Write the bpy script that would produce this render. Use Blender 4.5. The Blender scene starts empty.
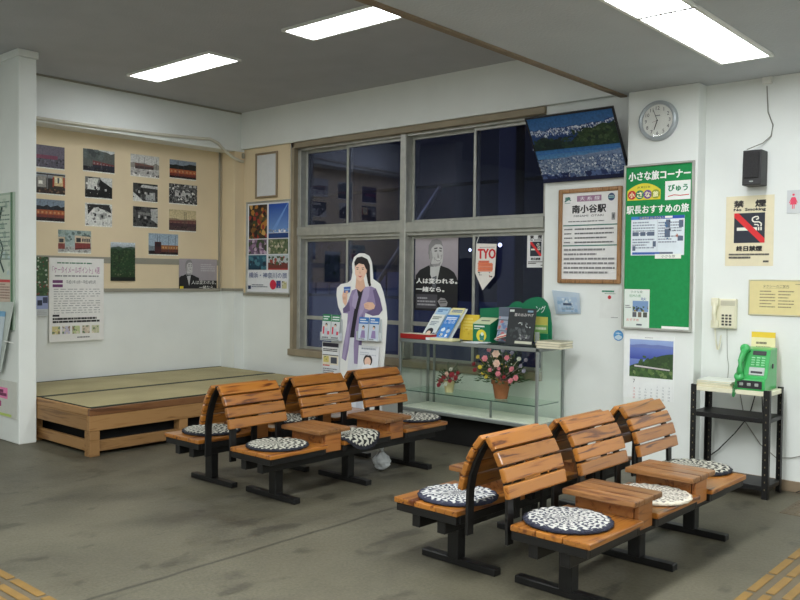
import bpy, bmesh, math, random
from mathutils import Vector, Matrix
PI = math.pi
C = bpy.context.scene.collection

# ------------------------------------------------------------------ camera model (metres, camera at the origin of the plan)
YAW, PITCH, ROLL, FPX, CAMZ = 0.719067802, -0.027049969, 0.0113637673, 836.565417, 1.45
_F = Vector((math.sin(-YAW)*math.cos(PITCH), math.cos(YAW)*math.cos(PITCH), math.sin(PITCH)))
_r = Vector((math.cos(YAW), math.sin(YAW), 0)); _u = _r.cross(_F)
_R = _r*math.cos(ROLL) + _u*math.sin(ROLL); _U = -_r*math.sin(ROLL) + _u*math.cos(ROLL)
CAM = Vector((0, 0, CAMZ))
def ray(x, y): return _R*((x-400)/FPX) - _U*((y-300)/FPX) + _F
def at_x(x, y, X): d = ray(x, y); return CAM + d*(X/d.x)
def at_y(x, y, Y): d = ray(x, y); return CAM + d*(Y/d.y)
def at_z(x, y, Z): d = ray(x, y); return CAM + d*((Z-CAMZ)/d.z)

YB, XL, YP = 6.12, -8.024, 5.979            # window wall, left wall, pillar face
ZL, ZR, XE = 3.32, 2.88, -3.0               # high ceiling, low ceiling, edge between them

# ------------------------------------------------------------------ colour and materials
def lin(c):
    if isinstance(c, str):
        c = c.lstrip('#'); c = tuple(int(c[i:i+2], 16) for i in (0, 2, 4))
    return tuple((v/255/12.92 if v/255 <= .04045 else ((v/255+.055)/1.055)**2.4) for v in c[:3]) + (1.0,)
def nmat(name):
    m = bpy.data.materials.new(name); m.use_nodes = True
    nt = m.node_tree; b = nt.nodes['Principled BSDF']
    return m, nt, b
def N(nt, t, **kw):
    n = nt.nodes.new(t)
    for k, v in kw.items():
        if k in n.inputs: n.inputs[k].default_value = v
        else: setattr(n, k, v)
    return n
def mat(name, col, rough=.6, metal=0, var=.08, scale=6, bump=0, bscale=None, spec=None, coat=0):
    m, nt, b = nmat(name); L = nt.links
    tc = N(nt, 'ShaderNodeTexCoord'); nz = N(nt, 'ShaderNodeTexNoise'); nz.inputs['Scale'].default_value = scale; nz.inputs['Detail'].default_value = 4
    L.new(tc.outputs['Object'], nz.inputs['Vector'])
    mr = N(nt, 'ShaderNodeMapRange'); mr.inputs['From Min'].default_value = .3; mr.inputs['From Max'].default_value = .7
    mr.inputs['To Min'].default_value = 1-var; mr.inputs['To Max'].default_value = 1+var
    L.new(nz.outputs['Fac'], mr.inputs['Value'])
    vm = N(nt, 'ShaderNodeVectorMath', operation='SCALE'); vm.inputs[0].default_value = lin(col)[:3]
    L.new(mr.outputs['Result'], vm.inputs['Scale']); L.new(vm.outputs['Vector'], b.inputs['Base Color'])
    b.inputs['Roughness'].default_value = rough; b.inputs['Metallic'].default_value = metal
    if spec is not None: b.inputs['Specular IOR Level'].default_value = spec
    if coat: b.inputs['Coat Weight'].default_value = coat; b.inputs['Coat Roughness'].default_value = .15
    if bump:
        n2 = N(nt, 'ShaderNodeTexNoise'); n2.inputs['Scale'].default_value = bscale or scale*5; L.new(tc.outputs['Object'], n2.inputs['Vector'])
        bp = N(nt, 'ShaderNodeBump'); bp.inputs['Strength'].default_value = bump; bp.inputs['Distance'].default_value = .01
        L.new(n2.outputs['Fac'], bp.inputs['Height']); L.new(bp.outputs['Normal'], b.inputs['Normal'])
    return m
def ramp(nt, stops):
    r = N(nt, 'ShaderNodeValToRGB'); e = r.color_ramp.elements
    while len(e) < len(stops): e.new(.5)
    for i, (p, c) in enumerate(stops): e[i].position = p; e[i].color = lin(c)
    return r
def wood(name, dark, mid, light, axis='Y', rough=.35, coat=.3, grain=1.0, knots=True):
    m, nt, b = nmat(name); L = nt.links
    tc = N(nt, 'ShaderNodeTexCoord'); geo = N(nt, 'ShaderNodeNewGeometry'); oi = N(nt, 'ShaderNodeObjectInfo')
    add = N(nt, 'ShaderNodeVectorMath', operation='ADD'); rs = N(nt, 'ShaderNodeMath', operation='MULTIPLY_ADD'); rs.inputs[1].default_value = 37.0
    o2 = N(nt, 'ShaderNodeMath', operation='MULTIPLY'); o2.inputs[1].default_value = 53.0
    L.new(oi.outputs['Random'], o2.inputs[0]); L.new(geo.outputs['Random Per Island'], rs.inputs[0]); L.new(o2.outputs[0], rs.inputs[2])
    cv = N(nt, 'ShaderNodeCombineXYZ'); [L.new(rs.outputs[0], cv.inputs[i]) for i in range(3)]
    L.new(tc.outputs['Object'], add.inputs[0]); L.new(cv.outputs[0], add.inputs[1])
    mp = N(nt, 'ShaderNodeMapping'); s = {'X': (1.2, 14, 14), 'Y': (14, 1.2, 14), 'Z': (14, 14, 1.2)}[axis]
    mp.inputs['Scale'].default_value = tuple(v*grain for v in s); L.new(add.outputs[0], mp.inputs['Vector'])
    n1 = N(nt, 'ShaderNodeTexNoise'); n1.inputs['Scale'].default_value = 1.6; n1.inputs['Detail'].default_value = 5; n1.inputs['Distortion'].default_value = 1.2
    L.new(mp.outputs[0], n1.inputs['Vector'])
    w = N(nt, 'ShaderNodeMath', operation='MULTIPLY'); w.inputs[1].default_value = 16
    L.new(n1.outputs['Fac'], w.inputs[0]); sn = N(nt, 'ShaderNodeMath', operation='SINE'); L.new(w.outputs[0], sn.inputs[0])
    mr = N(nt, 'ShaderNodeMapRange'); mr.inputs['From Min'].default_value = -1; L.new(sn.outputs[0], mr.inputs['Value'])
    rp = ramp(nt, [(0, dark), (.34, mid), (.8, light), (1, light)]); L.new(mr.outputs[0], rp.inputs[0])
    # board to board variation
    hv = N(nt, 'ShaderNodeHueSaturation'); L.new(rp.outputs[0], hv.inputs['Color'])
    vr = N(nt, 'ShaderNodeMapRange'); vr.inputs['To Min'].default_value = .78; vr.inputs['To Max'].default_value = 1.12
    fr = N(nt, 'ShaderNodeMath', operation='FRACT'); L.new(rs.outputs[0], fr.inputs[0]); L.new(fr.outputs[0], vr.inputs['Value']); L.new(vr.outputs[0], hv.inputs['Value'])
    out = hv.outputs[0]
    if knots:
        mk = N(nt, 'ShaderNodeMapping'); mk.inputs['Scale'].default_value = {'X': (2, 8, 8), 'Y': (8, 2, 8), 'Z': (8, 8, 2)}[axis]; L.new(add.outputs[0], mk.inputs['Vector'])
        n3 = N(nt, 'ShaderNodeTexNoise'); n3.inputs['Scale'].default_value = 1.0; n3.inputs['Detail'].default_value = 2; L.new(mk.outputs[0], n3.inputs['Vector'])
        kr = N(nt, 'ShaderNodeMapRange'); kr.inputs['From Min'].default_value = .66; kr.inputs['From Max'].default_value = .74; L.new(n3.outputs['Fac'], kr.inputs['Value'])
        mx = N(nt, 'ShaderNodeMix', data_type='RGBA'); L.new(kr.outputs[0], mx.inputs['Factor']); L.new(out, mx.inputs['A']); mx.inputs['B'].default_value = lin(dark)
        out = mx.outputs['Result']
    L.new(out, b.inputs['Base Color'])
    b.inputs['Roughness'].default_value = rough; b.inputs['Coat Weight'].default_value = coat; b.inputs['Coat Roughness'].default_value = .2
    bp = N(nt, 'ShaderNodeBump'); bp.inputs['Strength'].default_value = .15; bp.inputs['Distance'].default_value = .004
    L.new(n1.outputs['Fac'], bp.inputs['Height']); L.new(bp.outputs[0], b.inputs['Normal'])
    return m
def print_mat(name, rough=.5, var=.12, scale=60):
    m, nt, b = nmat(name); L = nt.links
    a = N(nt, 'ShaderNodeAttribute'); a.attribute_name = 'Col'
    tc = N(nt, 'ShaderNodeTexCoord'); nz = N(nt, 'ShaderNodeTexNoise'); nz.inputs['Scale'].default_value = scale; nz.inputs['Detail'].default_value = 3
    L.new(tc.outputs['Object'], nz.inputs['Vector'])
    mr = N(nt, 'ShaderNodeMapRange'); mr.inputs['From Min'].default_value = .3; mr.inputs['From Max'].default_value = .7; mr.inputs['To Min'].default_value = 1-var; mr.inputs['To Max'].default_value = 1+var
    L.new(nz.outputs['Fac'], mr.inputs['Value'])
    vm = N(nt, 'ShaderNodeVectorMath', operation='SCALE'); L.new(a.outputs['Color'], vm.inputs[0]); L.new(mr.outputs[0], vm.inputs['Scale'])
    L.new(vm.outputs[0], b.inputs['Base Color']); b.inputs['Roughness'].default_value = rough
    return m
def emit_mat(name, col, strength):
    m, nt, b = nmat(name)
    b.inputs['Base Color'].default_value = lin(col); b.inputs['Emission Color'].default_value = lin(col); b.inputs['Emission Strength'].default_value = strength
    return m
def glass_mat(name, tint, refl=.12, gc=(.9, .94, .92, 1), rough=.02):
    m, nt, b = nmat(name); L = nt.links
    tr = N(nt, 'ShaderNodeBsdfTransparent'); tr.inputs['Color'].default_value = lin(tint)
    gl = N(nt, 'ShaderNodeBsdfGlossy'); gl.inputs['Roughness'].default_value = rough; gl.inputs['Color'].default_value = gc
    fr = N(nt, 'ShaderNodeFresnel'); fr.inputs['IOR'].default_value = 1.45
    ml = N(nt, 'ShaderNodeMath', operation='MULTIPLY'); ml.inputs[1].default_value = refl*8; ml.use_clamp = True; L.new(fr.outputs[0], ml.inputs[0]); mn = N(nt, 'ShaderNodeMath', operation='MINIMUM'); mn.inputs[1].default_value = .35; L.new(ml.outputs[0], mn.inputs[0])
    mx = N(nt, 'ShaderNodeMixShader'); L.new(mn.outputs[0], mx.inputs[0]); L.new(tr.outputs[0], mx.inputs[1]); L.new(gl.outputs[0], mx.inputs[2])
    L.new(mx.outputs[0], nt.nodes['Material Output'].inputs['Surface'])
    return m

M = {}
M['white_wall'] = mat('white_wall_paint', (228, 231, 227), .75, var=.03, scale=2.5, bump=.08, bscale=40)
M['beige'] = mat('beige_panel', (224, 206, 172), .8, var=.03, scale=3, bump=.05, bscale=120)
M['ceiling_l'] = mat('grey_ceiling', (178, 179, 182), .9, var=.04, scale=3, bump=.25, bscale=60)
M['ceiling_r'] = mat('cream_ceiling', (188, 192, 196), .9, var=.04, scale=3, bump=.25, bscale=60)
M['tan_trim'] = mat('tan_trim_wood', (132, 114, 92), .6, var=.12, scale=8)
M['grey_trim'] = mat('grey_trim', (150, 146, 132), .6, var=.06)
M['alu'] = mat('aluminium_sash', (172, 172, 164), .4, .35, var=.12, scale=12)
M['case_alu'] = mat('case_aluminium', (146, 152, 149), .35, .5, var=.05)
M['black_steel'] = mat('black_steel', (13, 12, 13), .45, 0, var=.2, scale=20)
M['dark'] = mat('dark_shade', (16, 15, 14), .9)  # near-black, stands in for shade in the open hollows under furniture
M['chrome'] = mat('grey_plastic_rim', (165, 172, 176), .3, .2, var=.04)
M['white_pl'] = mat('white_plastic', (235, 235, 230), .4, var=.03)
M['ivory'] = mat('ivory_plastic', (226, 222, 196), .4, var=.03)
M['key_dark'] = mat('dark_keys', (70, 68, 62), .5)
M['green_phone'] = mat('green_phone_shell', (58, 168, 88), .3, var=.04, coat=.3)
M['green_card'] = mat('green_card', (8, 112, 74), .5, var=.05)
M['red'] = mat('red_box', (158, 32, 28), .5, var=.08)
M['terra'] = mat('terracotta', (160, 98, 62), .75, var=.15, scale=20)
M['cream_pot'] = mat('cream_pot', (214, 200, 150), .6, var=.08)
M['leaf'] = mat('dark_green_leaves', (66, 92, 60), .6, var=.4, scale=18)
M['cable'] = mat('black_cable', (24, 24, 26), .5)
M['cable_grey'] = mat('grey_cable', (140, 138, 130), .5)
M['brown_frame'] = wood('brown_frame_wood', (110, 76, 42), (150, 108, 66), (168, 124, 80), 'Z', .45, .1, 2, False)
M['photo'] = print_mat('photo_print', .35, .22, 55)
M['paper'] = print_mat('paper_print', .7, .03, 20)
M['bench'] = wood('varnished_pine', (84, 40, 12), (142, 84, 30), (160, 102, 40), 'Y', .28, .5, 1.0, True)
M['table'] = wood('worn_table_top', (88, 50, 24), (116, 74, 38), (132, 90, 50), 'X', .4, .25, 1.2, True)
M['box'] = wood('table_box_pine', (112, 62, 26), (142, 86, 38), (156, 100, 50), 'Y', .4, .25, .8, False)
M['platform'] = wood('platform_pine', (124, 86, 48), (148, 108, 62), (160, 120, 74), 'Y', .55, .05, .8, False)
M['platform_x'] = wood('platform_pine_end', (124, 86, 48), (148, 108, 62), (160, 120, 74), 'X', .55, .05, .8, False)
M['platform_dark'] = wood('platform_edge', (88, 54, 30), (110, 70, 38), (122, 82, 48), 'Y', .5, .1, .8, False)
M['glass'] = glass_mat('window_glass', (214, 218, 232), .09, (.86, .88, 1, 1))
M['case_glass'] = glass_mat('case_glass', (252, 254, 252), .035)
M['shelf_glass'] = glass_mat('shelf_glass', (246, 252, 248), .05)
M['bag'] = mat('white_bag', (216, 220, 222), .35, var=.06, scale=20, bump=.6, bscale=40)

def floor_material():
    m, nt, b = nmat('worn_concrete'); L = nt.links
    tc = N(nt, 'ShaderNodeTexCoord')
    def noise(scale, det, dist=0, sc=(1, 1, 1)):
        mp = N(nt, 'ShaderNodeMapping'); mp.inputs['Scale'].default_value = sc; L.new(tc.outputs['Object'], mp.inputs['Vector'])
        n = N(nt, 'ShaderNodeTexNoise'); n.inputs['Scale'].default_value = scale; n.inputs['Detail'].default_value = det; n.inputs['Distortion'].default_value = dist
        L.new(mp.outputs[0], n.inputs['Vector']); return n.outputs['Fac']
    base = ramp(nt, [(.3, (84, 80, 67)), (.5, (97, 93, 77)), (.7, (109, 104, 87))]); L.new(noise(.9, 6, .6), base.inputs[0])
    st = ramp(nt, [(.33, (90, 86, 76)), (.47, (255, 255, 255))]); L.new(noise(1.3, 6, .25, (1, .6, 1)), st.inputs[0])
    mx = N(nt, 'ShaderNodeMix', data_type='RGBA', blend_type='MULTIPLY'); mx.inputs['Factor'].default_value = .42
    L.new(base.outputs[0], mx.inputs['A']); L.new(st.outputs[0], mx.inputs['B'])
    s2 = ramp(nt, [(.34, (90, 86, 76)), (.42, (255, 255, 255))]); L.new(noise(3.4, 5, .3, (1.5, .8, 1)), s2.inputs[0])
    m2 = N(nt, 'ShaderNodeMix', data_type='RGBA', blend_type='MULTIPLY'); m2.inputs['Factor'].default_value = .45
    L.new(mx.outputs['Result'], m2.inputs['A']); L.new(s2.outputs[0], m2.inputs['B'])
    rp = ramp(nt, [(.62, (255, 255, 255)), (.74, (150, 120, 92))]); L.new(noise(1.1, 3, .5), rp.inputs[0])
    m3 = N(nt, 'ShaderNodeMix', data_type='RGBA', blend_type='MULTIPLY'); m3.inputs['Factor'].default_value = .35
    L.new(m2.outputs['Result'], m3.inputs['A']); L.new(rp.outputs[0], m3.inputs['B'])
    gr = ramp(nt, [(.3, (205, 205, 205)), (.7, (255, 255, 255))]); L.new(noise(70, 3), gr.inputs[0])
    m4 = N(nt, 'ShaderNodeMix', data_type='RGBA', blend_type='MULTIPLY'); m4.inputs['Factor'].default_value = .8
    L.new(m3.outputs['Result'], m4.inputs['A']); L.new(gr.outputs[0], m4.inputs['B'])
    # casting joint along the room
    sx = N(nt, 'ShaderNodeSeparateXYZ'); L.new(tc.outputs['Object'], sx.inputs[0])
    wob = N(nt, 'ShaderNodeMath', operation='MULTIPLY_ADD'); wob.inputs[1].default_value = .05; L.new(noise(3, 3), wob.inputs[0]); L.new(sx.outputs['X'], wob.inputs[2])
    ad = N(nt, 'ShaderNodeMath', operation='ADD'); ad.inputs[1].default_value = 3.46-.025; L.new(wob.outputs[0], ad.inputs[0])
    ab = N(nt, 'ShaderNodeMath', operation='ABSOLUTE'); L.new(ad.outputs[0], ab.inputs[0])
    jr = N(nt, 'ShaderNodeMapRange'); jr.inputs['From Min'].default_value = .003; jr.inputs['From Max'].default_value = .02; jr.inputs['To Min'].default_value = .42; jr.inputs['To Max'].default_value = 1; L.new(ab.outputs[0], jr.inputs['Value'])
    vm = N(nt, 'ShaderNodeVectorMath', operation='SCALE'); L.new(m4.outputs['Result'], vm.inputs[0]); L.new(jr.outputs[0], vm.inputs['Scale'])
    L.new(vm.outputs[0], b.inputs['Base Color'])
    rr = N(nt, 'ShaderNodeMapRange'); rr.inputs['To Min'].default_value = .38; rr.inputs['To Max'].default_value = .7; L.new(noise(2, 4), rr.inputs['Value']); L.new(rr.outputs[0], b.inputs['Roughness'])
    bp = N(nt, 'ShaderNodeBump'); bp.inputs['Strength'].default_value = .2; bp.inputs['Distance'].default_value = .01
    L.new(noise(30, 5), bp.inputs['Height']); L.new(bp.outputs[0], b.inputs['Normal'])
    return m
M['floor'] = floor_material()
def tatami_material():
    m, nt, b = nmat('tatami_weave'); L = nt.links
    tc = N(nt, 'ShaderNodeTexCoord'); wv = N(nt, 'ShaderNodeTexWave'); wv.inputs['Scale'].default_value = 22; wv.bands_direction = 'X'; wv.inputs['Distortion'].default_value = .6
    L.new(tc.outputs['Object'], wv.inputs['Vector'])
    nz = N(nt, 'ShaderNodeTexNoise'); nz.inputs['Scale'].default_value = 2.2; nz.inputs['Detail'].default_value = 5; L.new(tc.outputs['Object'], nz.inputs['Vector'])
    r1 = ramp(nt, [(.3, (164, 152, 114)), (.7, (188, 176, 134))]); L.new(nz.outputs['Fac'], r1.inputs[0])
    r2 = ramp(nt, [(0, (225, 225, 215)), (1, (255, 255, 255))]); L.new(wv.outputs['Fac'], r2.inputs[0])
    mx = N(nt, 'ShaderNodeMix', data_type='RGBA', blend_type='MULTIPLY'); mx.inputs['Factor'].default_value = 1; L.new(r1.outputs[0], mx.inputs['A']); L.new(r2.outputs[0], mx.inputs['B'])
    L.new(mx.outputs['Result'], b.inputs['Base Color']); b.inputs['Roughness'].default_value = .7
    bp = N(nt, 'ShaderNodeBump'); bp.inputs['Strength'].default_value = .2; bp.inputs['Distance'].default_value = .003; L.new(wv.outputs['Fac'], bp.inputs['Height']); L.new(bp.outputs[0], b.inputs['Normal'])
    return m
M['tatami'] = tatami_material()
M['tatami_edge'] = mat('tatami_border', (38, 46, 34), .7)
def crochet_material(name, light, dark, rim, petals, fleck, rings):
    """knitted round cushion: spokes and rings of pale wool over dark wool, dark border"""
    m, nt, b = nmat(name); L = nt.links
    tc = N(nt, 'ShaderNodeAttribute'); tc.attribute_name = 'flat'; sp = N(nt, 'ShaderNodeSeparateXYZ'); L.new(tc.outputs['Vector'], sp.inputs[0])
    def math_(op, a, bb=None, c=None):
        n = N(nt, 'ShaderNodeMath', operation=op)
        for i, v in enumerate((a, bb, c)):
            if v is None: continue
            if isinstance(v, (int, float)): n.inputs[i].default_value = v
            else: L.new(v, n.inputs[i])
        return n.outputs[0]
    x, y = sp.outputs['X'], sp.outputs['Y']
    r = math_('SQRT', math_('ADD', math_('MULTIPLY', x, x), math_('MULTIPLY', y, y)))
    an = math_('ARCTAN2', y, x)
    nz = N(nt, 'ShaderNodeTexNoise'); nz.inputs['Scale'].default_value = 70; nz.inputs['Detail'].default_value = 2; L.new(tc.outputs['Vector'], nz.inputs['Vector'])
    ring = math_('SINE', math_('MULTIPLY', r, rings))
    spoke = math_('SINE', math_('ADD', math_('MULTIPLY', an, petals), math_('MULTIPLY', ring, 1.2)))
    v = math_('ADD', math_('MULTIPLY', math_('MULTIPLY', spoke, 1.0), .30), math_('MULTIPLY', ring, .16))
    v = math_('ADD', v, math_('MULTIPLY', math_('SUBTRACT', nz.outputs['Fac'], .5), fleck))
    rp = ramp(nt, [(0, dark), (.42, dark), (.56, light), (1, light)]); L.new(math_('ADD', v, .56), rp.inputs[0])
    edge = N(nt, 'ShaderNodeMapRange'); edge.inputs['From Min'].default_value = .178; edge.inputs['From Max'].default_value = .184
    L.new(math_('ADD', r, math_('MULTIPLY', math_('SINE', math_('MULTIPLY', an, 40)), .004)), edge.inputs['Value'])
    mx = N(nt, 'ShaderNodeMix', data_type='RGBA'); L.new(edge.outputs[0], mx.inputs['Factor']); L.new(rp.outputs[0], mx.inputs['A']); mx.inputs['B'].default_value = lin(rim)
    L.new(mx.outputs['Result'], b.inputs['Base Color']); b.inputs['Roughness'].default_value = .9
    bp = N(nt, 'ShaderNodeBump'); bp.inputs['Strength'].default_value = .8; bp.inputs['Distance'].default_value = .008
    L.new(math_('ADD', v, nz.outputs['Fac']), bp.inputs['Height']); L.new(bp.outputs[0], b.inputs['Normal'])
    return m
M['cush_a'] = crochet_material('crochet_black_white', (186, 184, 170), (20, 22, 26), (26, 28, 38), 20, .5, 150)
M['cush_b'] = crochet_material('crochet_speckled', (188, 187, 182), (58, 60, 74), (30, 32, 50), 22, 2.3, 230)
M['cush_c'] = crochet_material('crochet_cream', (192, 186, 172), (128, 122, 116), (214, 204, 186), 30, .9, 240)
M['cush_d'] = crochet_material('crochet_blue_white', (190, 190, 187), (40, 44, 66), (40, 42, 60), 28, .7, 170)

# ------------------------------------------------------------------ mesh helpers
def put(o, parent=None):
    C.objects.link(o)
    if parent: o.parent = parent
    return o
def tag(o, label=None, cat=None, group=None, kind=None):
    if label: o['label'] = label
    if cat: o['category'] = cat
    if group: o['group'] = group
    if kind: o['kind'] = kind
    return o
def empty(name, loc, label=None, cat=None, group=None, rotz=0, kind=None):
    o = bpy.data.objects.new(name, None); o.location = loc; o.rotation_euler = (0, 0, rotz); o.empty_display_size = .1
    put(o); return tag(o, label, cat, group, kind)
class MB:
    """collects shapes in world (or local) coordinates, then links them as one mesh"""
    def __init__(s): s.bm = bmesh.new()
    def _merge(s, t, mi):
        for f in t.faces: f.material_index = mi
        me = bpy.data.meshes.new('t'); t.to_mesh(me); t.free(); s.bm.from_mesh(me); bpy.data.meshes.remove(me)
    def box(s, a, b, bev=0, mi=0, mtx=None, seg=1):
        t = bmesh.new(); bmesh.ops.create_cube(t, size=1)
        a, b = Vector(a), Vector(b)
        for v in t.verts: v.co = Vector(((a[i]+b[i])/2 + v.co[i]*(b[i]-a[i]) for i in range(3)))
        if bev: bmesh.ops.bevel(t, geom=t.edges[:], offset=bev, segments=seg, affect='EDGES', profile=.6)
        if mtx: t.transform(mtx)
        s._merge(t, mi); return s
    def obox(s, c, ax, ay, az, bev=0, mi=0, seg=1):
        """oriented box: centre and three full-length edge vectors"""
        t = bmesh.new(); bmesh.ops.create_cube(t, size=1); c, ax, ay, az = map(Vector, (c, ax, ay, az))
        lx, ly, lz = ax.length, ay.length, az.length
        for v in t.verts: v.co = Vector((v.co.x*lx, v.co.y*ly, v.co.z*lz))
        if bev: bmesh.ops.bevel(t, geom=t.edges[:], offset=bev, segments=seg, affect='EDGES', profile=.6)
        nx, ny, nz = ax/lx, ay/ly, az/lz
        for v in t.verts: v.co = c + nx*v.co.x + ny*v.co.y + nz*v.co.z
        bmesh.ops.recalc_face_normals(t, faces=t.faces[:]); s._merge(t, mi); return s
    def prism(s, pts, ext, mi=0, bev=0):
        """polygon of 3-D points extruded by a vector"""
        t = bmesh.new(); vs = [t.verts.new(p) for p in pts]; f = t.faces.new(vs)
        r = bmesh.ops.extrude_face_region(t, geom=[f]); bmesh.ops.translate(t, verts=[g for g in r['geom'] if isinstance(g, bmesh.types.BMVert)], vec=Vector(ext))
        bmesh.ops.recalc_face_normals(t, faces=t.faces[:])
        if bev: bmesh.ops.bevel(t, geom=t.edges[:], offset=bev, segments=2, affect='EDGES', profile=.6)
        s._merge(t, mi); return s
    def tube(s, pts, r, n=8, mi=0, caps=True, flat=None):
        t = bmesh.new(); pts = [Vector(p) for p in pts]; rings = []; up = Vector((0, 0, 1))
        for i, p in enumerate(pts):
            d = (pts[min(i+1, len(pts)-1)] - pts[max(i-1, 0)]).normalized()
            a = d.cross(up if abs(d.z) < .95 else Vector((1, 0, 0))).normalized(); b = d.cross(a)
            rr = r[i] if isinstance(r, (list, tuple)) else r
            rings.append([t.verts.new(p + a*math.cos(2*PI*k/n)*rr + b*math.sin(2*PI*k/n)*rr) for k in range(n)])
        for i in range(len(rings)-1):
            for k in range(n): t.faces.new((rings[i][k], rings[i][(k+1) % n], rings[i+1][(k+1) % n], rings[i+1][k]))
        if caps: t.faces.new(rings[0][::-1]); t.faces.new(rings[-1])
        bmesh.ops.recalc_face_normals(t, faces=t.faces[:]); s._merge(t, mi); return s
    def lathe(s, prof, c=(0, 0, 0), n=24, mi=0, mtx=None):
        t = bmesh.new(); rings = []; c = Vector(c)
        for r, z in prof: rings.append([t.verts.new(c + Vector((r*math.cos(2*PI*k/n), r*math.sin(2*PI*k/n), z))) for k in range(n)])
        for i in range(len(rings)-1):
            for k in range(n): t.faces.new((rings[i][k], rings[i][(k+1) % n], rings[i+1][(k+1) % n], rings[i+1][k]))
        t.faces.new(rings[0][::-1]); t.faces.new(rings[-1])
        if mtx: t.transform(mtx)
        bmesh.ops.recalc_face_normals(t, faces=t.faces[:]); s._merge(t, mi); return s
    def quad(s, pts, mi=0):
        t = bmesh.new(); t.faces.new([t.verts.new(p) for p in pts]); s._merge(t, mi); return s
    def build(s, name, m, parent=None, smooth=False, local=False):
        me = bpy.data.meshes.new(name)
        if parent is not None and not local:
            inv = Matrix.Translation(parent_loc(parent)).inverted(); s.bm.transform(inv)
        s.bm.to_mesh(me); s.bm.free()
        for x in (m if isinstance(m, (list, tuple)) else [m]): me.materials.append(x)
        if smooth:
            for p in me.polygons: p.use_smooth = True
        o = bpy.data.objects.new(name, me); return put(o, parent)
def parent_loc(p):
    v = Vector((0, 0, 0))
    while p is not None: v += Vector(p.location); p = p.parent
    return v
def struct(name, mb, m, parent=None, smooth=False):
    o = mb.build(name, m, parent, smooth)
    if parent is None: o['kind'] = 'structure'
    return o
def rooted(o, loc):
    """move a single-mesh object's origin to loc"""
    o.data.transform(Matrix.Translation(Vector(loc)).inverted()); o.location = loc; return o

# ------------------------------------------------------------------ flat printed matter
_tc = {}
def text_mesh(s):
    if s in _tc: return _tc[s]
    cu = bpy.data.curves.new('lettering', 'FONT'); cu.body = s; cu.resolution_u = 2
    o = bpy.data.objects.new('lettering', cu); C.objects.link(o); dg = bpy.context.evaluated_depsgraph_get()
    me = bpy.data.meshes.new_from_object(o.evaluated_get(dg)); bpy.data.objects.remove(o); bpy.data.curves.remove(cu)
    vs = [tuple(v.co[:2]) for v in me.vertices]; fs = [tuple(p.vertices) for p in me.polygons]; bpy.data.meshes.remove(me)
    if not vs: vs = [(0, 0), (1, 0), (1, 1)]; fs = [(0, 1, 2)]
    x0 = min(v[0] for v in vs); x1 = max(v[0] for v in vs); y0 = min(v[1] for v in vs); y1 = max(v[1] for v in vs)
    ar = (x1-x0)/max(y1-y0, 1e-6)
    vs = [((x-x0)/max(x1-x0, 1e-6), (y-y0)/max(y1-y0, 1e-6)) for x, y in vs]
    _tc[s] = (vs, fs, ar); return _tc[s]
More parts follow.
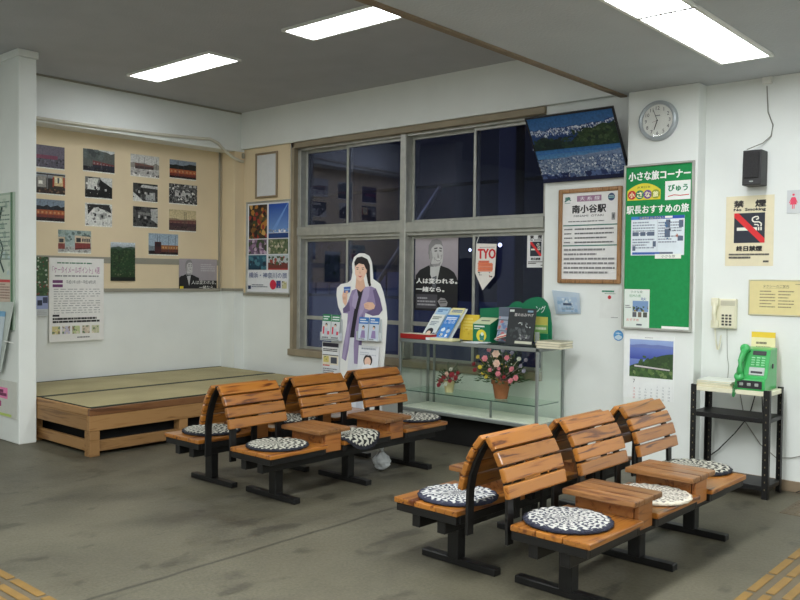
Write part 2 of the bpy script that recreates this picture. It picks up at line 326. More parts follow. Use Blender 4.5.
class Print:
    """flat sheet at origin O spanned by U (width) and V (height); colours live on the faces"""
    STEP = .00012
    def __init__(s, O, U, V, paper=(235, 235, 230), thick=.002):
        s.O, s.U, s.V = Vector(O), Vector(U), Vector(V); s.n = s.U.cross(s.V).normalized(); s.v, s.f, s.c = [], [], []; s.lay = thick/Print.STEP
        s.asp = s.V.length/s.U.length
        if paper is not None:
            a = [s.O, s.O+s.U, s.O+s.U+s.V, s.O+s.V]; b = [p + s.n*thick for p in a]
            i = len(s.v); s.v += a+b
            for q in ((3, 2, 1, 0), (4, 5, 6, 7), (0, 1, 5, 4), (1, 2, 6, 5), (2, 3, 7, 6), (3, 0, 4, 7)):
                s.f.append([i+k for k in q]); s.c.append([lin(paper)]*4)
        s.lay += 1
    def P(s, u, v): return s.O + s.U*u + s.V*v + s.n*(s.lay*Print.STEP)
    def _add(s, pts, cols): i = len(s.v); s.v += pts; s.f.append(list(range(i, i+len(pts)))); s.c.append(cols)
    def poly(s, pts, col, up=True): s._add([s.P(*p) for p in pts], [lin(col)]*len(pts)); s.lay += 1 if up else 0; return s
    def rect(s, u0, v0, u1, v1, col, up=True): return s.poly([(u0, v0), (u1, v0), (u1, v1), (u0, v1)], col, up)
    def grad(s, u0, v0, u1, v1, cb, ct, up=True):
        s._add([s.P(u0, v0), s.P(u1, v0), s.P(u1, v1), s.P(u0, v1)], [lin(cb), lin(cb), lin(ct), lin(ct)]); s.lay += 1 if up else 0; return s
    def disc(s, u, v, ru, col, rv=None, n=20, a0=0, a1=2*PI, up=True):
        rv = rv if rv is not None else ru/s.asp
        return s.poly([(u+ru*math.cos(a0+(a1-a0)*k/n), v+rv*math.sin(a0+(a1-a0)*k/n)) for k in range(n+1 if a1-a0 < 6.2 else n)], col, up)
    def line(s, p, q, w, col, up=True):
        """stroke of width w (fraction of the sheet's width)"""
        dx, dy = (q[0]-p[0]), (q[1]-p[1])*s.asp; l = math.hypot(dx, dy) or 1; nx, ny = -dy/l*w/2, dx/l*w/2/s.asp
        return s.poly([(p[0]+nx, p[1]+ny), (p[0]-nx, p[1]-ny), (q[0]-nx, q[1]-ny), (q[0]+nx, q[1]+ny)], col, up)
    def stroke(s, pts, w, col):
        for a, b in zip(pts, pts[1:]): s.line(a, b, w, col, False)
        s.lay += 1; return s
    def text(s, t, u0, v0, u1, v1, col, bold=0, keep=False):
        if bold:
            for k in (-1, 1): s.text(t, u0+k*bold, v0, u1+k*bold, v1, col).text(t, u0, v0+k*bold/s.asp*.7, u1, v1+k*bold/s.asp*.7, col)
        vs, fs, ar = text_mesh(t); i = len(s.v)
        if keep: c_, h_ = (u0+u1)/2, ar*(v1-v0)*s.asp/2; u0, u1 = c_-h_, c_+h_
        s.v += [s.P(u0+(u1-u0)*x, v0+(v1-v0)*y) for x, y in vs]
        for f in fs: s.f.append([i+k for k in f]); s.c.append([lin(col)]*len(f))
        s.lay += 1; return s
    def rows(s, u0, v0, u1, v1, n, col, seed=0, fill=.5, gap=.12):
        """rows of small broken marks, as print too small to read"""
        R = random.Random(seed); h = (v1-v0)/n
        for k in range(n):
            v = v1-(k+.5)*h; u = u0; end = u0+(u1-u0)*(1 if R.random() > .3 else R.uniform(.5, .95))
            while u < end-1e-4:
                w = min(R.uniform(.03, .12)*(u1-u0), end-u); s.rect(u, v-h*fill/2, u+w, v+h*fill/2, col, False); u += w+R.uniform(.3, 1)*gap*.2*(u1-u0)
        s.lay += 1; return s
    def blobs(s, u0, v0, u1, v1, n, cols, size, seed=0, k=6):
        R = random.Random(seed)
        for j in range(n):
            cu, cv, rr = R.uniform(u0, u1), R.uniform(v0, v1), size*R.uniform(.4, 1.2); ph = R.uniform(0, 6)
            pts = [(min(max(cu+rr*R.uniform(.5, 1)*math.cos(ph+2*PI*a/k), u0), u1), min(max(cv+rr/s.asp*R.uniform(.4, 1)*math.sin(ph+2*PI*a/k), v0), v1)) for a in range(k)]
            s.lay += .15; s.poly(pts, R.choice(cols), False)
        s.lay += 1; return s
    def ridge(s, u0, u1, v0, heights, col):
        n = len(heights)-1
        return s.poly([(u0, v0)] + [(u1, v0)] + [(u0+(u1-u0)*i/n, heights[i]) for i in range(n, -1, -1)], col)
    def done(s, name, m=None, parent=None, base=None):
        me = bpy.data.meshes.new(name); o0 = Vector(base) if base is not None else s.O + s.U*.5
        sh = parent_loc(parent) if parent is not None else o0
        me.from_pydata([tuple(p-sh) for p in s.v], [], s.f); ca = me.color_attributes.new('Col', 'FLOAT_COLOR', 'CORNER')
        k = 0
        for cols in s.c:
            for c in cols: ca.data[k].color = c; k += 1
        me.materials.append(m or M['paper']); o = bpy.data.objects.new(name, me)
        if parent is None: o.location = o0
        return put(o, parent)
def sheet_y(l, t, r, b, Y, paper=(235, 235, 230), thick=.002):
    """sheet on a wall facing the room along -Y, from its top-left and bottom-right corners in the photograph"""
    a, c = at_y(l, t, Y), at_y(r, b, Y); return Print((a.x, Y, c.z), (c.x-a.x, 0, 0), (0, 0, a.z-c.z), paper, thick)
def sheet_x(l, t, r, b, X, paper=(235, 235, 230), thick=.002):
    a, c = at_x(l, t, X), at_x(r, b, X); return Print((X, a.y, c.z), (0, c.y-a.y, 0), (0, 0, a.z-c.z), paper, thick)

# ================================================================== THE ROOM
struct('floor', MB().box((XL-.2, -3, -.15), (3.2, YB+.3, 0)), M['floor'])
struct('wall_left', MB().box((XL-.2, -3, 0), (XL, YB+.3, ZL+.2)), M['white_wall'])
WX0, WX1, WZ0, WZ1 = -6.94, -3.745, .615, 2.90
wb = MB().box((XL, YB, 0), (WX0, YB+.2, ZL)).box((WX1, YB, 0), (3.2, YB+.2, ZL)).box((WX0, YB, 0), (WX1, YB+.2, WZ0)).box((WX0, YB, WZ1), (WX1, YB+.2, ZL))
struct('wall_back', wb, M['white_wall'])
struct('wall_right', MB().box((3.0, -3, 0), (3.2, YB, ZL)), M['white_wall'])
struct('wall_front', MB().box((XL, -3.2, 0), (3.2, -3.0, ZL)), M['white_wall'])
struct('ceiling', MB().box((XL-.2, -3, ZL), (XE, YB+.2, ZL+.15)), M['ceiling_l'])
struct('ceiling_low', MB().box((XE, -3, ZR), (3.2, YB+.2, ZL+.15)), M['ceiling_r'])
struct('trim_1', MB().box((XE-.045, -3, ZR-.012), (XE+.012, YB-.055, ZR+.05), .004), M['tan_trim'])          # wooden edge between the ceilings
struct('beam_back', MB().box((-7.774, YB-.055, WZ1), (XE, YB, ZL)), M['white_wall'])
struct('beam_left', MB().box((XL, 3.3, 2.88), (-7.774, YB, ZL)).box((XL, 3.3, 2.872), (-7.768, YB, 2.905), .003), M['white_wall'])
struct('trim_2', MB().box((XL+.003, 3.3, ZL-.018), (-7.76, YB-.05, ZL), .003), M['grey_trim'])
struct('column_corner', MB().box((XL, 5.985, 0), (-7.775, YB, 2.88)), M['white_wall'])
struct('pillar', MB().box((-2.936, YP, 0), (-2.388, YB+.05, ZR), .004), M['white_wall'])
struct('partition', MB().box((XL, 3.175, 0), (-7.032, 3.326, ZL-.06), .006).box((XL, 3.16, ZL-.06), (-7.017, 3.34, ZL), .004), M['white_wall'])
# beige boarding above the white dado
zb = 1.30
struct('trim_3', MB().box((XL, 3.313, zb), (XL+.012, 5.972, 2.872)), M['beige'])
struct('trim_4', MB().box((-7.762, YB-.012, zb-.05), (WX0-.03, YB, WZ1)).box((XL+.012, 5.973, zb), (-7.763, YB-.001, 2.872), .004), M['beige'])
zg0, zg1 = at_x(120, 263.5, XL).z, at_x(120, 257.5, XL).z
struct('trim_5', MB().box((XL+.012, 3.313, zg0), (XL+.018, 5.94, zg1), .001), M['grey_trim'])                # grey picture strip
struct('trim_6', MB().box((XL, 3.313, zb-.035), (XL+.024, 5.965, zb), .004).box((XL+.012, 5.93, zb), (XL+.03, 5.953, 2.872), .003), M['grey_trim'])
struct('trim_7', MB().box((XL+.024, 5.969, zb-.03), (-7.759, YB-.02, zb), .003).box((-7.765, YB-.02, zb-.08), (WX0-.03, YB, zb-.05), .003), M['grey_trim'])
struct('baseboard_back', MB().box((-2.386, YB-.012, 0), (2.99, YB, .075), .003), M['tan_trim'])
struct('baseboard_left', MB().box((-7.03, 3.17, 0), (-7.028, 3.31, .004)), M['grey_trim'])

# window: frame, sashes, panes
W = empty('window_1', ((WX0+WX1)/2, YB+.1, WZ0), kind='structure')
def zat(px, py): return at_y(px, py, YB+.09).z
ZT0, ZT1 = 1.885, 1.982                                   # transom
fy0, fy1 = YB+.03, YB+.17
XM = at_y(408, 200, YB+.09).x; XA = at_y(349, 200, YB+.09).x; XB = at_y(476, 200, YB+.09).x
XM2 = XM
fr = MB()
fr.box((WX0, fy0-.055, WZ0), (WX0+.05, fy1, WZ1), .004, 1).box((WX0, fy0-.055, WZ1-.06), (WX1, fy1, WZ1), .004, 1).box((WX0-.02, fy0-.07, WZ0-.03), (WX1, fy1, WZ0+.04), .004, 1)
fr.box((WX0+.05, fy0, WZ0+.04), (WX0+.10, fy1, WZ1-.06), .004)
fr.box((WX1-.03, fy0+.03, WZ0+.04), (WX1, fy1, WZ1-.06), .004)
fr.box((WX0+.05, fy0-.012, ZT0), (WX1-.03, fy1, ZT1), .006).box((WX0+.05, fy0+.01, ZT0-.03), (WX1-.03, fy1, ZT0), .003)
fr.box((XM-.04, fy0-.02, WZ0+.04), (XM+.035, fy1, WZ1-.06), .006)
fr.box((WX0+.05, fy0, WZ1-.085), (WX1-.03, fy1, WZ1-.06), .003)
fr.build('frame', [M['alu'], mat('window_surround', (146, 134, 112), .6, var=.1)], W)
def sash(x0, x1, z0, z1, y, mid=None):
    m = MB(); t = .028
    m.box((x0, y, z0), (x0+t, y+.03, z1), .003).box((x1-t, y, z0), (x1, y+.03, z1), .003).box((x0+t, y, z0), (x1-t, y+.03, z0+t), .003).box((x0+t, y, z1-t), (x1-t, y+.03, z1), .003)
    if mid: m.box((x0+t, y-.004, mid-.02), (x1-t, y+.03, mid+.02), .003)
    s_ = m.build('sash', M['alu'], W)
    MB().box((x0+t, y+.012, z0+t), (x1-t, y+.018, z1-t)).build('pane', M['glass'], s_)
zmid = at_y(394, 322.5, YB+.09).z
for (x0, x1, xc) in ((WX0+.10, XM-.04, XA), (XM+.035, WX1-.03, XB)):
    sash(x0, xc+.016, ZT1, WZ1-.085, fy0+.075); sash(xc-.016, x1, ZT1, WZ1-.085, fy0+.035)
    sash(x0, xc+.016, WZ0+.04, ZT0-.03, fy0+.075, zmid); sash(xc-.016, x1, WZ0+.04, ZT0-.03, fy0+.035, zmid)

# tactile paving strips set in the floor
M['tactile_base'] = mat('worn_tactile_base', (94, 84, 66), .7, var=.15, scale=9)
M['tactile'] = mat('yellow_tactile', (128, 98, 46), .6, var=.15, scale=9)
t = MB().box((-1.325, -2.5, 0), (-1.025, 4.92, .004), 0, 1)
for n in range(24):
    y = -2.5+n*.309
    for k in range(4): t.box((-1.325+.002+k*.078, y+.008+(k % 2)*.02, .004), (-1.325+.044+k*.078, y+.285+(k % 2)*.02, .010), .003)
tag(t.build('tactile_paving', [M['tactile'], M['tactile_base']]), kind='structure')
t = MB().box((-6.4, 1.46, 0), (-1.34, 1.768, .004), 0, 1)
for n in range(16):
    x = -6.4+n*.309
    for k in range(4): t.box((x+.008+(k % 2)*.02, 1.768-.044-k*.074, .004), (x+.285+(k % 2)*.02, 1.768-.002-k*.074, .010), .003)
tag(t.build('tactile_paving', [M['tactile'], M['tactile_base']]), kind='structure')
t = MB().box((-1.63, 5.50, 0), (-1.03, 5.90, .004))
for i in range(10):
    for j in range(7): t.lathe([(.014, 0), (.010, .005)], (-1.60+i*.06, 5.53+j*.057, .004), 8)
tag(t.build('tactile_paving', M['tactile_base']), kind='structure')

# ------------------------------------------------------------------ ceiling lights
M['tube_glow'] = emit_mat('fluorescent_glow', (244, 248, 252), 17.0)
def ceiling_light(x0, y0, x1, y1, z, label):
    o = empty('ceiling_light', ((x0+x1)/2, (y0+y1)/2, z), label, 'ceiling light', 'fluorescent ceiling lights')
    w = .025
    f = MB().box((x0-w, y0-w, z-.02), (x1+w, y0, z), .003).box((x0-w, y1, z-.02), (x1+w, y1+w, z), .003).box((x0-w, y0, z-.02), (x0, y1, z), .003).box((x1, y0, z-.02), (x1+w, y1, z), .003)
    f.build('frame', M['white_pl'], o)
    MB().box((x0, y0, z-.014), (x1, y1, z-.002)).build('diffuser', M['tube_glow'], o)
    return o
ceiling_light(-7.10, 4.24, -5.87, 4.54, ZL, 'fluorescent ceiling light over the straw mat platform, farthest left of the lit panels')
ceiling_light(-4.88, 4.22, -3.96, 4.51, ZL, 'fluorescent ceiling light beside the wooden ceiling edge, middle of the lit panels')
ceiling_light(-2.045, 4.285, -1.755, 5.49, ZR, 'fluorescent ceiling light on the low ceiling in front of the wall clock')
ceiling_light(-2.045, 3.06, -1.755, 4.265, ZR, 'fluorescent ceiling light cut by the top of the photo, end to end with another')
def lamp(x, y, z, sx, sy, power, name='ceiling_lamp'):
    l = bpy.data.lights.new(name, 'AREA'); l.shape = 'RECTANGLE'; l.size = sx; l.size_y = sy; l.energy = power; l.color = (.96, 1.0, .99)
    o = bpy.data.objects.new(name, l); o.location = (x, y, z); put(o); o['kind'] = 'helper' if False else 'structure'
LP = 60
for (x, y, z) in ((-1.9, 2.4, ZR-.03), (-1.9, .9, ZR-.03), (1.2, 4.6, ZR-.03), (1.2, 2.0, ZR-.03), (1.0, -.8, ZR-.03), (-1.6, -1.4, ZR-.03), (-4.4, 1.2, ZL-.03), (-5.9, 2.0, ZL-.03), (-4.6, -1.4, ZL-.03)):
    if z > 3: lamp(x, y, z, 1.22, .3, LP*(.12 if x < -5 else .9))
    else: lamp(x, y, z, .3, 1.22, LP)
w = bpy.data.worlds.new('night'); bpy.context.scene.world = w; w.use_nodes = True
bg = w.node_tree.nodes['Background']; bg.inputs['Color'].default_value = lin((50, 52, 66)); bg.inputs['Strength'].default_value = .035

# ------------------------------------------------------------------ night outside the window
struct('ground_outside', MB().box((-16, YB+.2, -.5), (4, 16, -.35)), mat('dark_platform', (60, 60, 70), .8))
def glow(name, a, b, col, st, label, cat):
    return tag(MB().box(a, b, .01).build(name, emit_mat(name, col, st)), label, cat)
def single(name, mb, m, label, cat, group=None, smooth=False, loc=None):
    o = mb.build(name, m, None, smooth)
    if loc is None:
        vs = [v.co for v in o.data.vertices]; loc = (sum(v.x for v in vs)/len(vs), sum(v.y for v in vs)/len(vs), min(v.z for v in vs))
    rooted(o, loc); return tag(o, label, cat, group)
p0, p1 = at_y(403, 244, 8.0), at_y(368, 297, 8.0)
single('diagonal_brace', MB().tube([p0+(p0-p1)*1.0, p1-(p0-p1)*.1], .03), mat('pale_steel', (150, 152, 160), .5), 'pale diagonal steel brace outside the window behind the cardboard woman', 'brace')
q0, q1 = at_y(303, 293, 9.5), at_y(402, 281, 9.5)
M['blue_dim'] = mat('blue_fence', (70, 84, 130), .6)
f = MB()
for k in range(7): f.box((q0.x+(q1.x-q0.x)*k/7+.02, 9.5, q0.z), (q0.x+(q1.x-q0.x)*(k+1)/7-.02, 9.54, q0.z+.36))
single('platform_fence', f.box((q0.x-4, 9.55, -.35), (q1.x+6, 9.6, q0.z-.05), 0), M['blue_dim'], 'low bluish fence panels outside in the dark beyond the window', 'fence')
q = at_y(506, 250, 8.6)
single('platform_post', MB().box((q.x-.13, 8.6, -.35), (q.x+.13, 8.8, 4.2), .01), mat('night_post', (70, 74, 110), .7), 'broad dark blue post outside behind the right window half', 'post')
q = at_y(470, 250, 8.8)
single('platform_lamp', MB().lathe([(.008, -.02), (.018, -.006), (.018, .006), (.008, .02)], (q.x, q.y, q.z), 12), emit_mat('lamp_spot', (235, 240, 255), 5), 'small bright lamp outside left of the pennant', 'lamp', 'distant platform lamps', loc=(q.x, q.y, q.z))
q = at_y(500, 245, 8.4)
single('platform_lamp', MB().lathe([(.008, -.024), (.023, -.008), (.023, .008), (.008, .024)], (q.x, q.y, q.z), 12), emit_mat('lamp_spot2', (235, 240, 255), 6), 'small bright lamp outside beside the top of the pennant', 'lamp', 'distant platform lamps', loc=(q.x, q.y, q.z))
bq = at_y(480, 240, 12)
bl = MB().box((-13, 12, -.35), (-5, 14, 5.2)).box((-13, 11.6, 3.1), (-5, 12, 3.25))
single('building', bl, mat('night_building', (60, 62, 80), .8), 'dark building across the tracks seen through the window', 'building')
a, b_ = at_y(305, 243, 7.2), at_y(347, 283, 7.2)
nb = Print((a.x, 7.2, b_.z), (b_.x-a.x, 0, 0), (0, 0, a.z-b_.z), (66, 68, 104), .01)
nb.blobs(.05, .05, .95, .95, 40, [(34, 36, 60), (88, 92, 130), (50, 52, 84)], .06, 4)
tag(nb.done('reflection_panel'), 'dim bluish panel outside imitating a reflection in the lower left window pane', 'notice board')  # made-up panel in place of a reflection in the glass

nl = bpy.data.lights.new('outside_fill_light', 'POINT'); nl.energy = 130; nl.color = (.62, .7, 1.0); nl.shadow_soft_size = .05  # added bluish fill lamp, hidden beside the window, brightens the things outside
no = bpy.data.objects.new('outside_fill_light', nl); no.location = (-9.4, 7.2, 3.2); put(no)

# ================================================================== FURNITURE
# ------------------------------------------------------------------ straw mat platform
PX1, PY0, PY1, PZ = -6.145, 3.33, 5.955, .39
pl = empty('platform', ((XL+PX1)/2, (PY0+PY1)/2, 0), 'low wooden platform along the left wall carrying straw mats', 'platform')
MB().box((PX1-.035, PY0, PZ-.062), (PX1, PY1, PZ-.006), .004).build('top_board', M['platform_dark'], pl)
MB().box((XL+.03, PY0, PZ-.062), (PX1-.036, PY0+.035, PZ-.006), .004).build('top_board', M['platform_x'], pl)
MB().box((PX1-.05, PY0+.0, PZ-.185), (PX1-.003, PY1, PZ-.063), .004).build('rail', M['platform'], pl)
MB().box((XL+.03, PY0+.003, PZ-.185), (PX1-.051, PY0+.05, PZ-.063), .004).build('rail', M['platform_x'], pl)
MB().box((PX1-.075, PY0+.09, .03), (PX1-.04, PY1, .118), .004).build('lower_board', M['platform'], pl)
MB().box((XL+.03, PY0+.035, .03), (PX1-.10, PY0+.07, .118), .004).build('lower_board', M['platform_x'], pl)
for y in (PY0+.006, 4.16, 4.98, PY1-.1): MB().box((PX1-.096, y, 0), (PX1-.006, y+.085, PZ-.186), .004).build('leg', M['platform'], pl)
MB().box((-7.2, PY0+.008, 0), (-7.115, PY0+.09, PZ-.186), .004).build('leg', M['platform_x'], pl)
MB().box((XL+.03, PY0+.16, .0), (PX1-.14, PY1-.12, PZ-.08)).build('underside_shade', M['dark'], pl)  # black block painted as the shade beneath the deck
MB().box((XL+.03, PY0+.05, PZ-.08), (PX1-.06, PY1, PZ-.055)).build('deck', M['platform'], pl)
xm = -7.034
for (x0, x1, lb) in ((XL+.03, xm-.004, 'straw mat at the back of the platform against the wall'), (xm+.004, PX1-.03, 'straw mat at the front edge of the platform')):
    r = empty('tatami_mat', ((x0+x1)/2, (PY0+PY1)/2, PZ-.055), lb, 'straw mat', 'straw mats on the platform')
    MB().box((x0+.028, PY0+.03, PZ-.054), (x1-.028, PY1-.004, PZ), .004).build('woven_top', M['tatami'], r)
    e = MB().box((x0, PY0+.03, PZ-.053), (x0+.03, PY1-.004, PZ+.002), .002).box((x1-.03, PY0+.03, PZ-.053), (x1, PY1-.004, PZ+.002), .002).box((x0+.03, PY0+.026, PZ-.053), (x1-.03, PY0+.036, PZ+.001), .002)
    e.build('cloth_border', M['tatami_edge'], r)

# ------------------------------------------------------------------ benches (local frame: x from the back to the front, y along the row)
SW, PITCHY, LEN = .485, .6325, 1.75
ARC = [(0, .458), (-.016, .531), (-.042, .605), (-.080, .675), (-.130, .738)]
def make_bench(label, legs=(.255, .92, 1.59), fx=(-.13, .36), pc=.15):
    b = empty('waiting_bench', (0, 0, 0), label, 'bench', 'back to back wooden waiting benches')
    L = dict(local=True)
    for x in (.085, .245):
        MB().box((x, .02, .222), (x+.05, LEN-.02, .286), .003).build('beam', M['black_steel'], b, **L)
    for y in legs:
        lg = MB().box((pc-.035, y-.032, .03), (pc+.035, y+.032, .262), .004).build('leg', M['black_steel'], b, **L)
        MB().box((fx[0], y-.027, 0), (fx[1], y+.027, .036), .004).build('foot', M['black_steel'], lg, **L)
    for i in range(3):
        y0 = i*PITCHY; R = random.Random(i)
        s = MB()
        for (xa, xb) in ((0, .131), (.1335, .266), (.2685, .40)):
            s.box((xa, y0, .326), (xb, y0+SW, .353), .006, seg=2)
        so = s.build('seat', M['bench'], b, **L)
        MB().box((.005, y0+.004, .287), (.385, y0+.03, .325), .002).box((.005, y0+SW-.03, .287), (.385, y0+SW-.004, .325), .002).box((.355, y0+.03, .287), (.385, y0+SW-.03, .325), .002).box((.0, y0+.03, .287), (.03, y0+SW-.03, .325), .002).build('seat_frame', M['black_steel'], so, **L)
        # curved backrest: four slats on two bent flat bars
        k = MB()
        for (x0, z0), (x1, z1) in zip(ARC, ARC[1:]):
            d = Vector((x1-x0, 0, z1-z0)); n = Vector((d.z, 0, -d.x)).normalized(); ln = d.length
            c = Vector(((x0+x1)/2, y0+SW/2, (z0+z1)/2)) - n*.015
            k.obox(c, d.normalized()*(ln-.011), (0, SW, 0), n*.03, .008, seg=2)
        bo = k.build('backrest', M['bench'], b, **L)
        for y in (y0+.05, y0+SW-.05):
            path = [(-.034, .25), (-.036, .36), (-.038, .46), (-.053, .535), (-.078, .605), (-.114, .672), (-.148, .722)]
            a = MB()
            for (x0, z0), (x1, z1) in zip(path, path[1:]):
                d = Vector((x1-x0, 0, z1-z0)); n = Vector((d.z, 0, -d.x)).normalized()
                a.obox(Vector(((x0+x1)/2, y, (z0+z1)/2)) - n*.004, d*1.10, (0, .048, 0), n*.016, .002)
            a.build('bent_bar', M['black_steel'], bo, **L)
    for i in range(2):
        yc = i*PITCHY + SW + (PITCHY-SW)/2; h = (PITCHY-SW)/2-.002
        t = MB()
        for (ya, yb) in ((-.143, -.049), (-.047, .047), (.049, .143)): t.box((.01, yc+ya, .418), (.388, yc+yb, .446), .007, seg=2)
        to = MB().box((.04, yc-h, .288), (.345, yc+h, .417), .003).box((.35, yc-h, .294), (.372, yc+h, .417), .003).build('side_table', M['box'], b, **L)
        t.build('table_top', M['table'], to, **L)
    return b
def dup(root, loc, rotz, label):
    r = root.copy(); C.objects.link(r); r.location = loc; r.rotation_euler = (0, 0, rotz); r['label'] = label
    for ch in list(root.children):
        c = ch.copy(); C.objects.link(c); c.parent = r
        for g in ch.children:
            d = g.copy(); C.objects.link(d); d.parent = c
    return r
BR = make_bench('nearest wooden slatted bench, facing the telephone shelf, with side tables and three round cushions')
RB = [((-2.06, 3.115, 0), -.022), ((-2.318, 3.11+LEN, 0), PI-.022), ((-4.32, 3.30, 0), 0), ((-4.635, 3.28+LEN, 0), PI)]
BR.location = RB[0][0]; BR.rotation_euler = (0, 0, RB[0][1])
B2 = make_bench('wooden slatted bench back to back with the nearest one, facing the other bench pair', (.16, .83, 1.495), (-.06, .41), .20); B2.location = RB[1][0]; B2.rotation_euler = (0, 0, RB[1][1])
B3 = dup(BR, RB[2][0], RB[2][1], 'wooden slatted bench before the cardboard woman, one cushion drooping off its middle seat')
B4 = dup(B2, RB[3][0], RB[3][1], 'wooden slatted bench facing the straw mat platform')
def bench_pt(k, x, y, z):
    (bx, by, bz), r = RB[k]
    return Vector((bx + (x if r == 0 else -x), by + (y if r == 0 else -y), z))
def cushion_mesh(name, r, m, seed, h=.022, droop=None):
    R = random.Random(seed); t = bmesh.new(); n = 72; rings = []; flat = t.verts.layers.float_vector.new('flat')
    prof = [(0, h*.86), (.25, h*.9), (.5, h*.95), (.72, h), (.86, h*.95), (.95, h*.75), (1.0, h*.45), (.98, h*.1), (.9, 0), (.0001, 0)]
    for (q, z) in prof:
        ring = []
        for k in range(n):
            a = 2*PI*k/n; rr = q*r*(1 + (.012*math.sin(a*20) if q > .8 else 0)); x, y = rr*math.cos(a), rr*math.sin(a)
            zz = z + (.0022*math.sin(a*20)*q if z > .3*h else 0)
            if droop:
                e = x - droop
                if e > 0:
                    ang = min(e/.05, 1.25); x, zz = droop + .05*math.sin(ang) + max(0, e-.0625)*.3, zz - .05*(1-math.cos(ang)) - max(0, e-.0625)*.95
            vv = t.verts.new((x, y, zz)); vv[flat] = (rr*math.cos(a)*.2/r, rr*math.sin(a)*.2/r, 0); ring.append(vv)
        rings.append(ring)
    for i in range(len(rings)-1):
        for k in range(n): t.faces.new((rings[i][k], rings[i][(k+1) % n], rings[i+1][(k+1) % n], rings[i+1][k]))
    bmesh.ops.remove_doubles(t, verts=t.verts[:], dist=1e-5); bmesh.ops.recalc_face_normals(t, faces=t.faces[:])
    me = bpy.data.meshes.new(name); t.to_mesh(me); t.free(); me.materials.append(m)
    for p in me.polygons: p.use_smooth = True
    return me
G = 'crocheted round cushions on the benches'
CU = [('a', 277.4, 443.2, 'black and white crocheted cushion on the near seat of the bench before the cardboard woman', 1.0, None),
      ('a', 351.5, 433, 'black and white crocheted cushion drooping over the front edge of a middle seat', .4, .085),
      ('a', 415, 416.3, 'black and white crocheted round cushion on the far seat beside the glass showcase', 2.0, None),
      ('a', 211.5, 428.5, 'black and white crocheted round cushion on the seat nearest the straw mat platform', .7, None),
      ('a', 291.5, 417.5, 'pale crocheted round cushion half hidden behind a slatted backrest, facing the straw mats', 1.7, None),
      ('b', 568, 518, 'speckled white crocheted round cushion with navy rim on the nearest seat', .2, None),
      ('c', 650.5, 492.5, 'cream crocheted round cushion on the middle seat between two side tables', .5, None),
      ('a', 695.5, 465.6, 'white and navy crocheted round cushion on the seat nearest the telephone shelf', 1.3, None),
      ('d', 458, 493, 'blue white crocheted round cushion behind the near slatted arch', .9, None)]
for i, (k, px, py, lb, rz, dr) in enumerate(CU):
    me = cushion_mesh('cushion', .203, M['cush_'+k], i, droop=dr)
    o = bpy.data.objects.new('cushion', me); q = at_z(px, py, .372); o.location = (q.x, q.y, .3545 if not dr else .358); o.rotation_euler = (0, 0, 0 if dr else rz)
    put(o); tag(o, lb, 'cushion', G)

# ------------------------------------------------------------------ white plastic bag knotted on the floor
t = bmesh.new(); bmesh.ops.create_icosphere(t, subdivisions=4, radius=1); R = random.Random(3)
import mathutils
for v in t.verts:
    p = v.co.copy(); z = p.z; rad = (.066 if z < -.1 else .066*(1-(z+.1)*1.05)); rad = max(rad, .013)
    if z > .72: rad += (z-.72)*.13
    nn = mathutils.noise.noise(p*3.1)*.35 + mathutils.noise.noise(p*7)*.2
    v.co = Vector((p.x*rad*(1+nn)*1.0, p.y*rad*(1+nn), (.09 + z*.09) + (.012*nn if z > -.6 else 0)))
    if v.co.z < .004: v.co.z = .003
me = bpy.data.meshes.new('plastic_bag'); t.to_mesh(me); t.free(); me.materials.append(M['bag'])
for p in me.polygons: p.use_smooth = True
o = bpy.data.objects.new('plastic_bag', me); pb = at_z(381.5, 470, 0); o.location = (pb.x, pb.y, 0); put(o); tag(o, 'crumpled white plastic bag left on the floor under the bench', 'plastic bag')

# ------------------------------------------------------------------ glass showcase
SX0, SX1, SY0, SY1, SZ0, SZ1 = -4.935, -3.488, 5.63, 6.045, .295, .905
sc = empty('glass_showcase', ((SX0+SX1)/2, (SY0+SY1)/2, 0), 'aluminium and glass display showcase under the right half of the window', 'showcase')
p = .022
for (x, y) in ((SX0, SY0), (SX1-p, SY0), (SX0, SY1-p), (SX1-p, SY1-p)):
    MB().box((x, y, SZ0), (x+p, y+p, SZ1-.001), .003).build('post', M['case_alu'], sc)
MB().box(((SX0+.075), SY1-p, SZ0), (SX0+.095, SY1-.004, SZ1-.03), .003).build('post', M['case_alu'], sc)
MB().box((SX0, SY0, SZ1-.03), (SX1, SY0+p, SZ1), .003).box((SX0, SY1-p, SZ1-.03), (SX1, SY1, SZ1), .003).box((SX0, SY0+p, SZ1-.03), (SX0+p, SY1-p, SZ1), .003).box((SX1-p, SY0+p, SZ1-.03), (SX1, SY1-p, SZ1), .003).build('top_rim', M['case_alu'], sc)
MB().box((SX0+p, SY0+p, SZ1-.010), (SX1-p, SY1-p, SZ1-.002)).build('glass_top', M['shelf_glass'], sc)
MB().box((SX0, SY0, SZ0-.03), (SX1, SY1, SZ0), .004).build('base_tray', M['case_alu'], sc)
MB().box((SX0+.025, SY0+.025, SZ0), (SX1-.025, SY1-.025, SZ0+.006)).build('base_lining', mat('cream_lining', (240, 240, 226), .7), sc)
MB().box((SX0+.06, SY0+.16, .0), (SX1-.06, SY1-.03, SZ0-.031)).build('underbase_shade', M['dark'], sc)  # dark block imitating the shade under the raised case, not a real base
MB().box((SX0+p, SY0+.006, SZ0), (SX1-p, SY0+.011, SZ1-.03)).build('front_pane', M['case_glass'], sc)
MB().box((SX1-.011, SY0+p, SZ0), (SX1-.006, SY1-p, SZ1-.03)).build('side_pane', M['case_glass'], sc)
MB().box((SX0+.006, SY0+p, SZ0), (SX0+.011, SY1-p, SZ1-.03)).build('side_pane', M['case_glass'], sc)
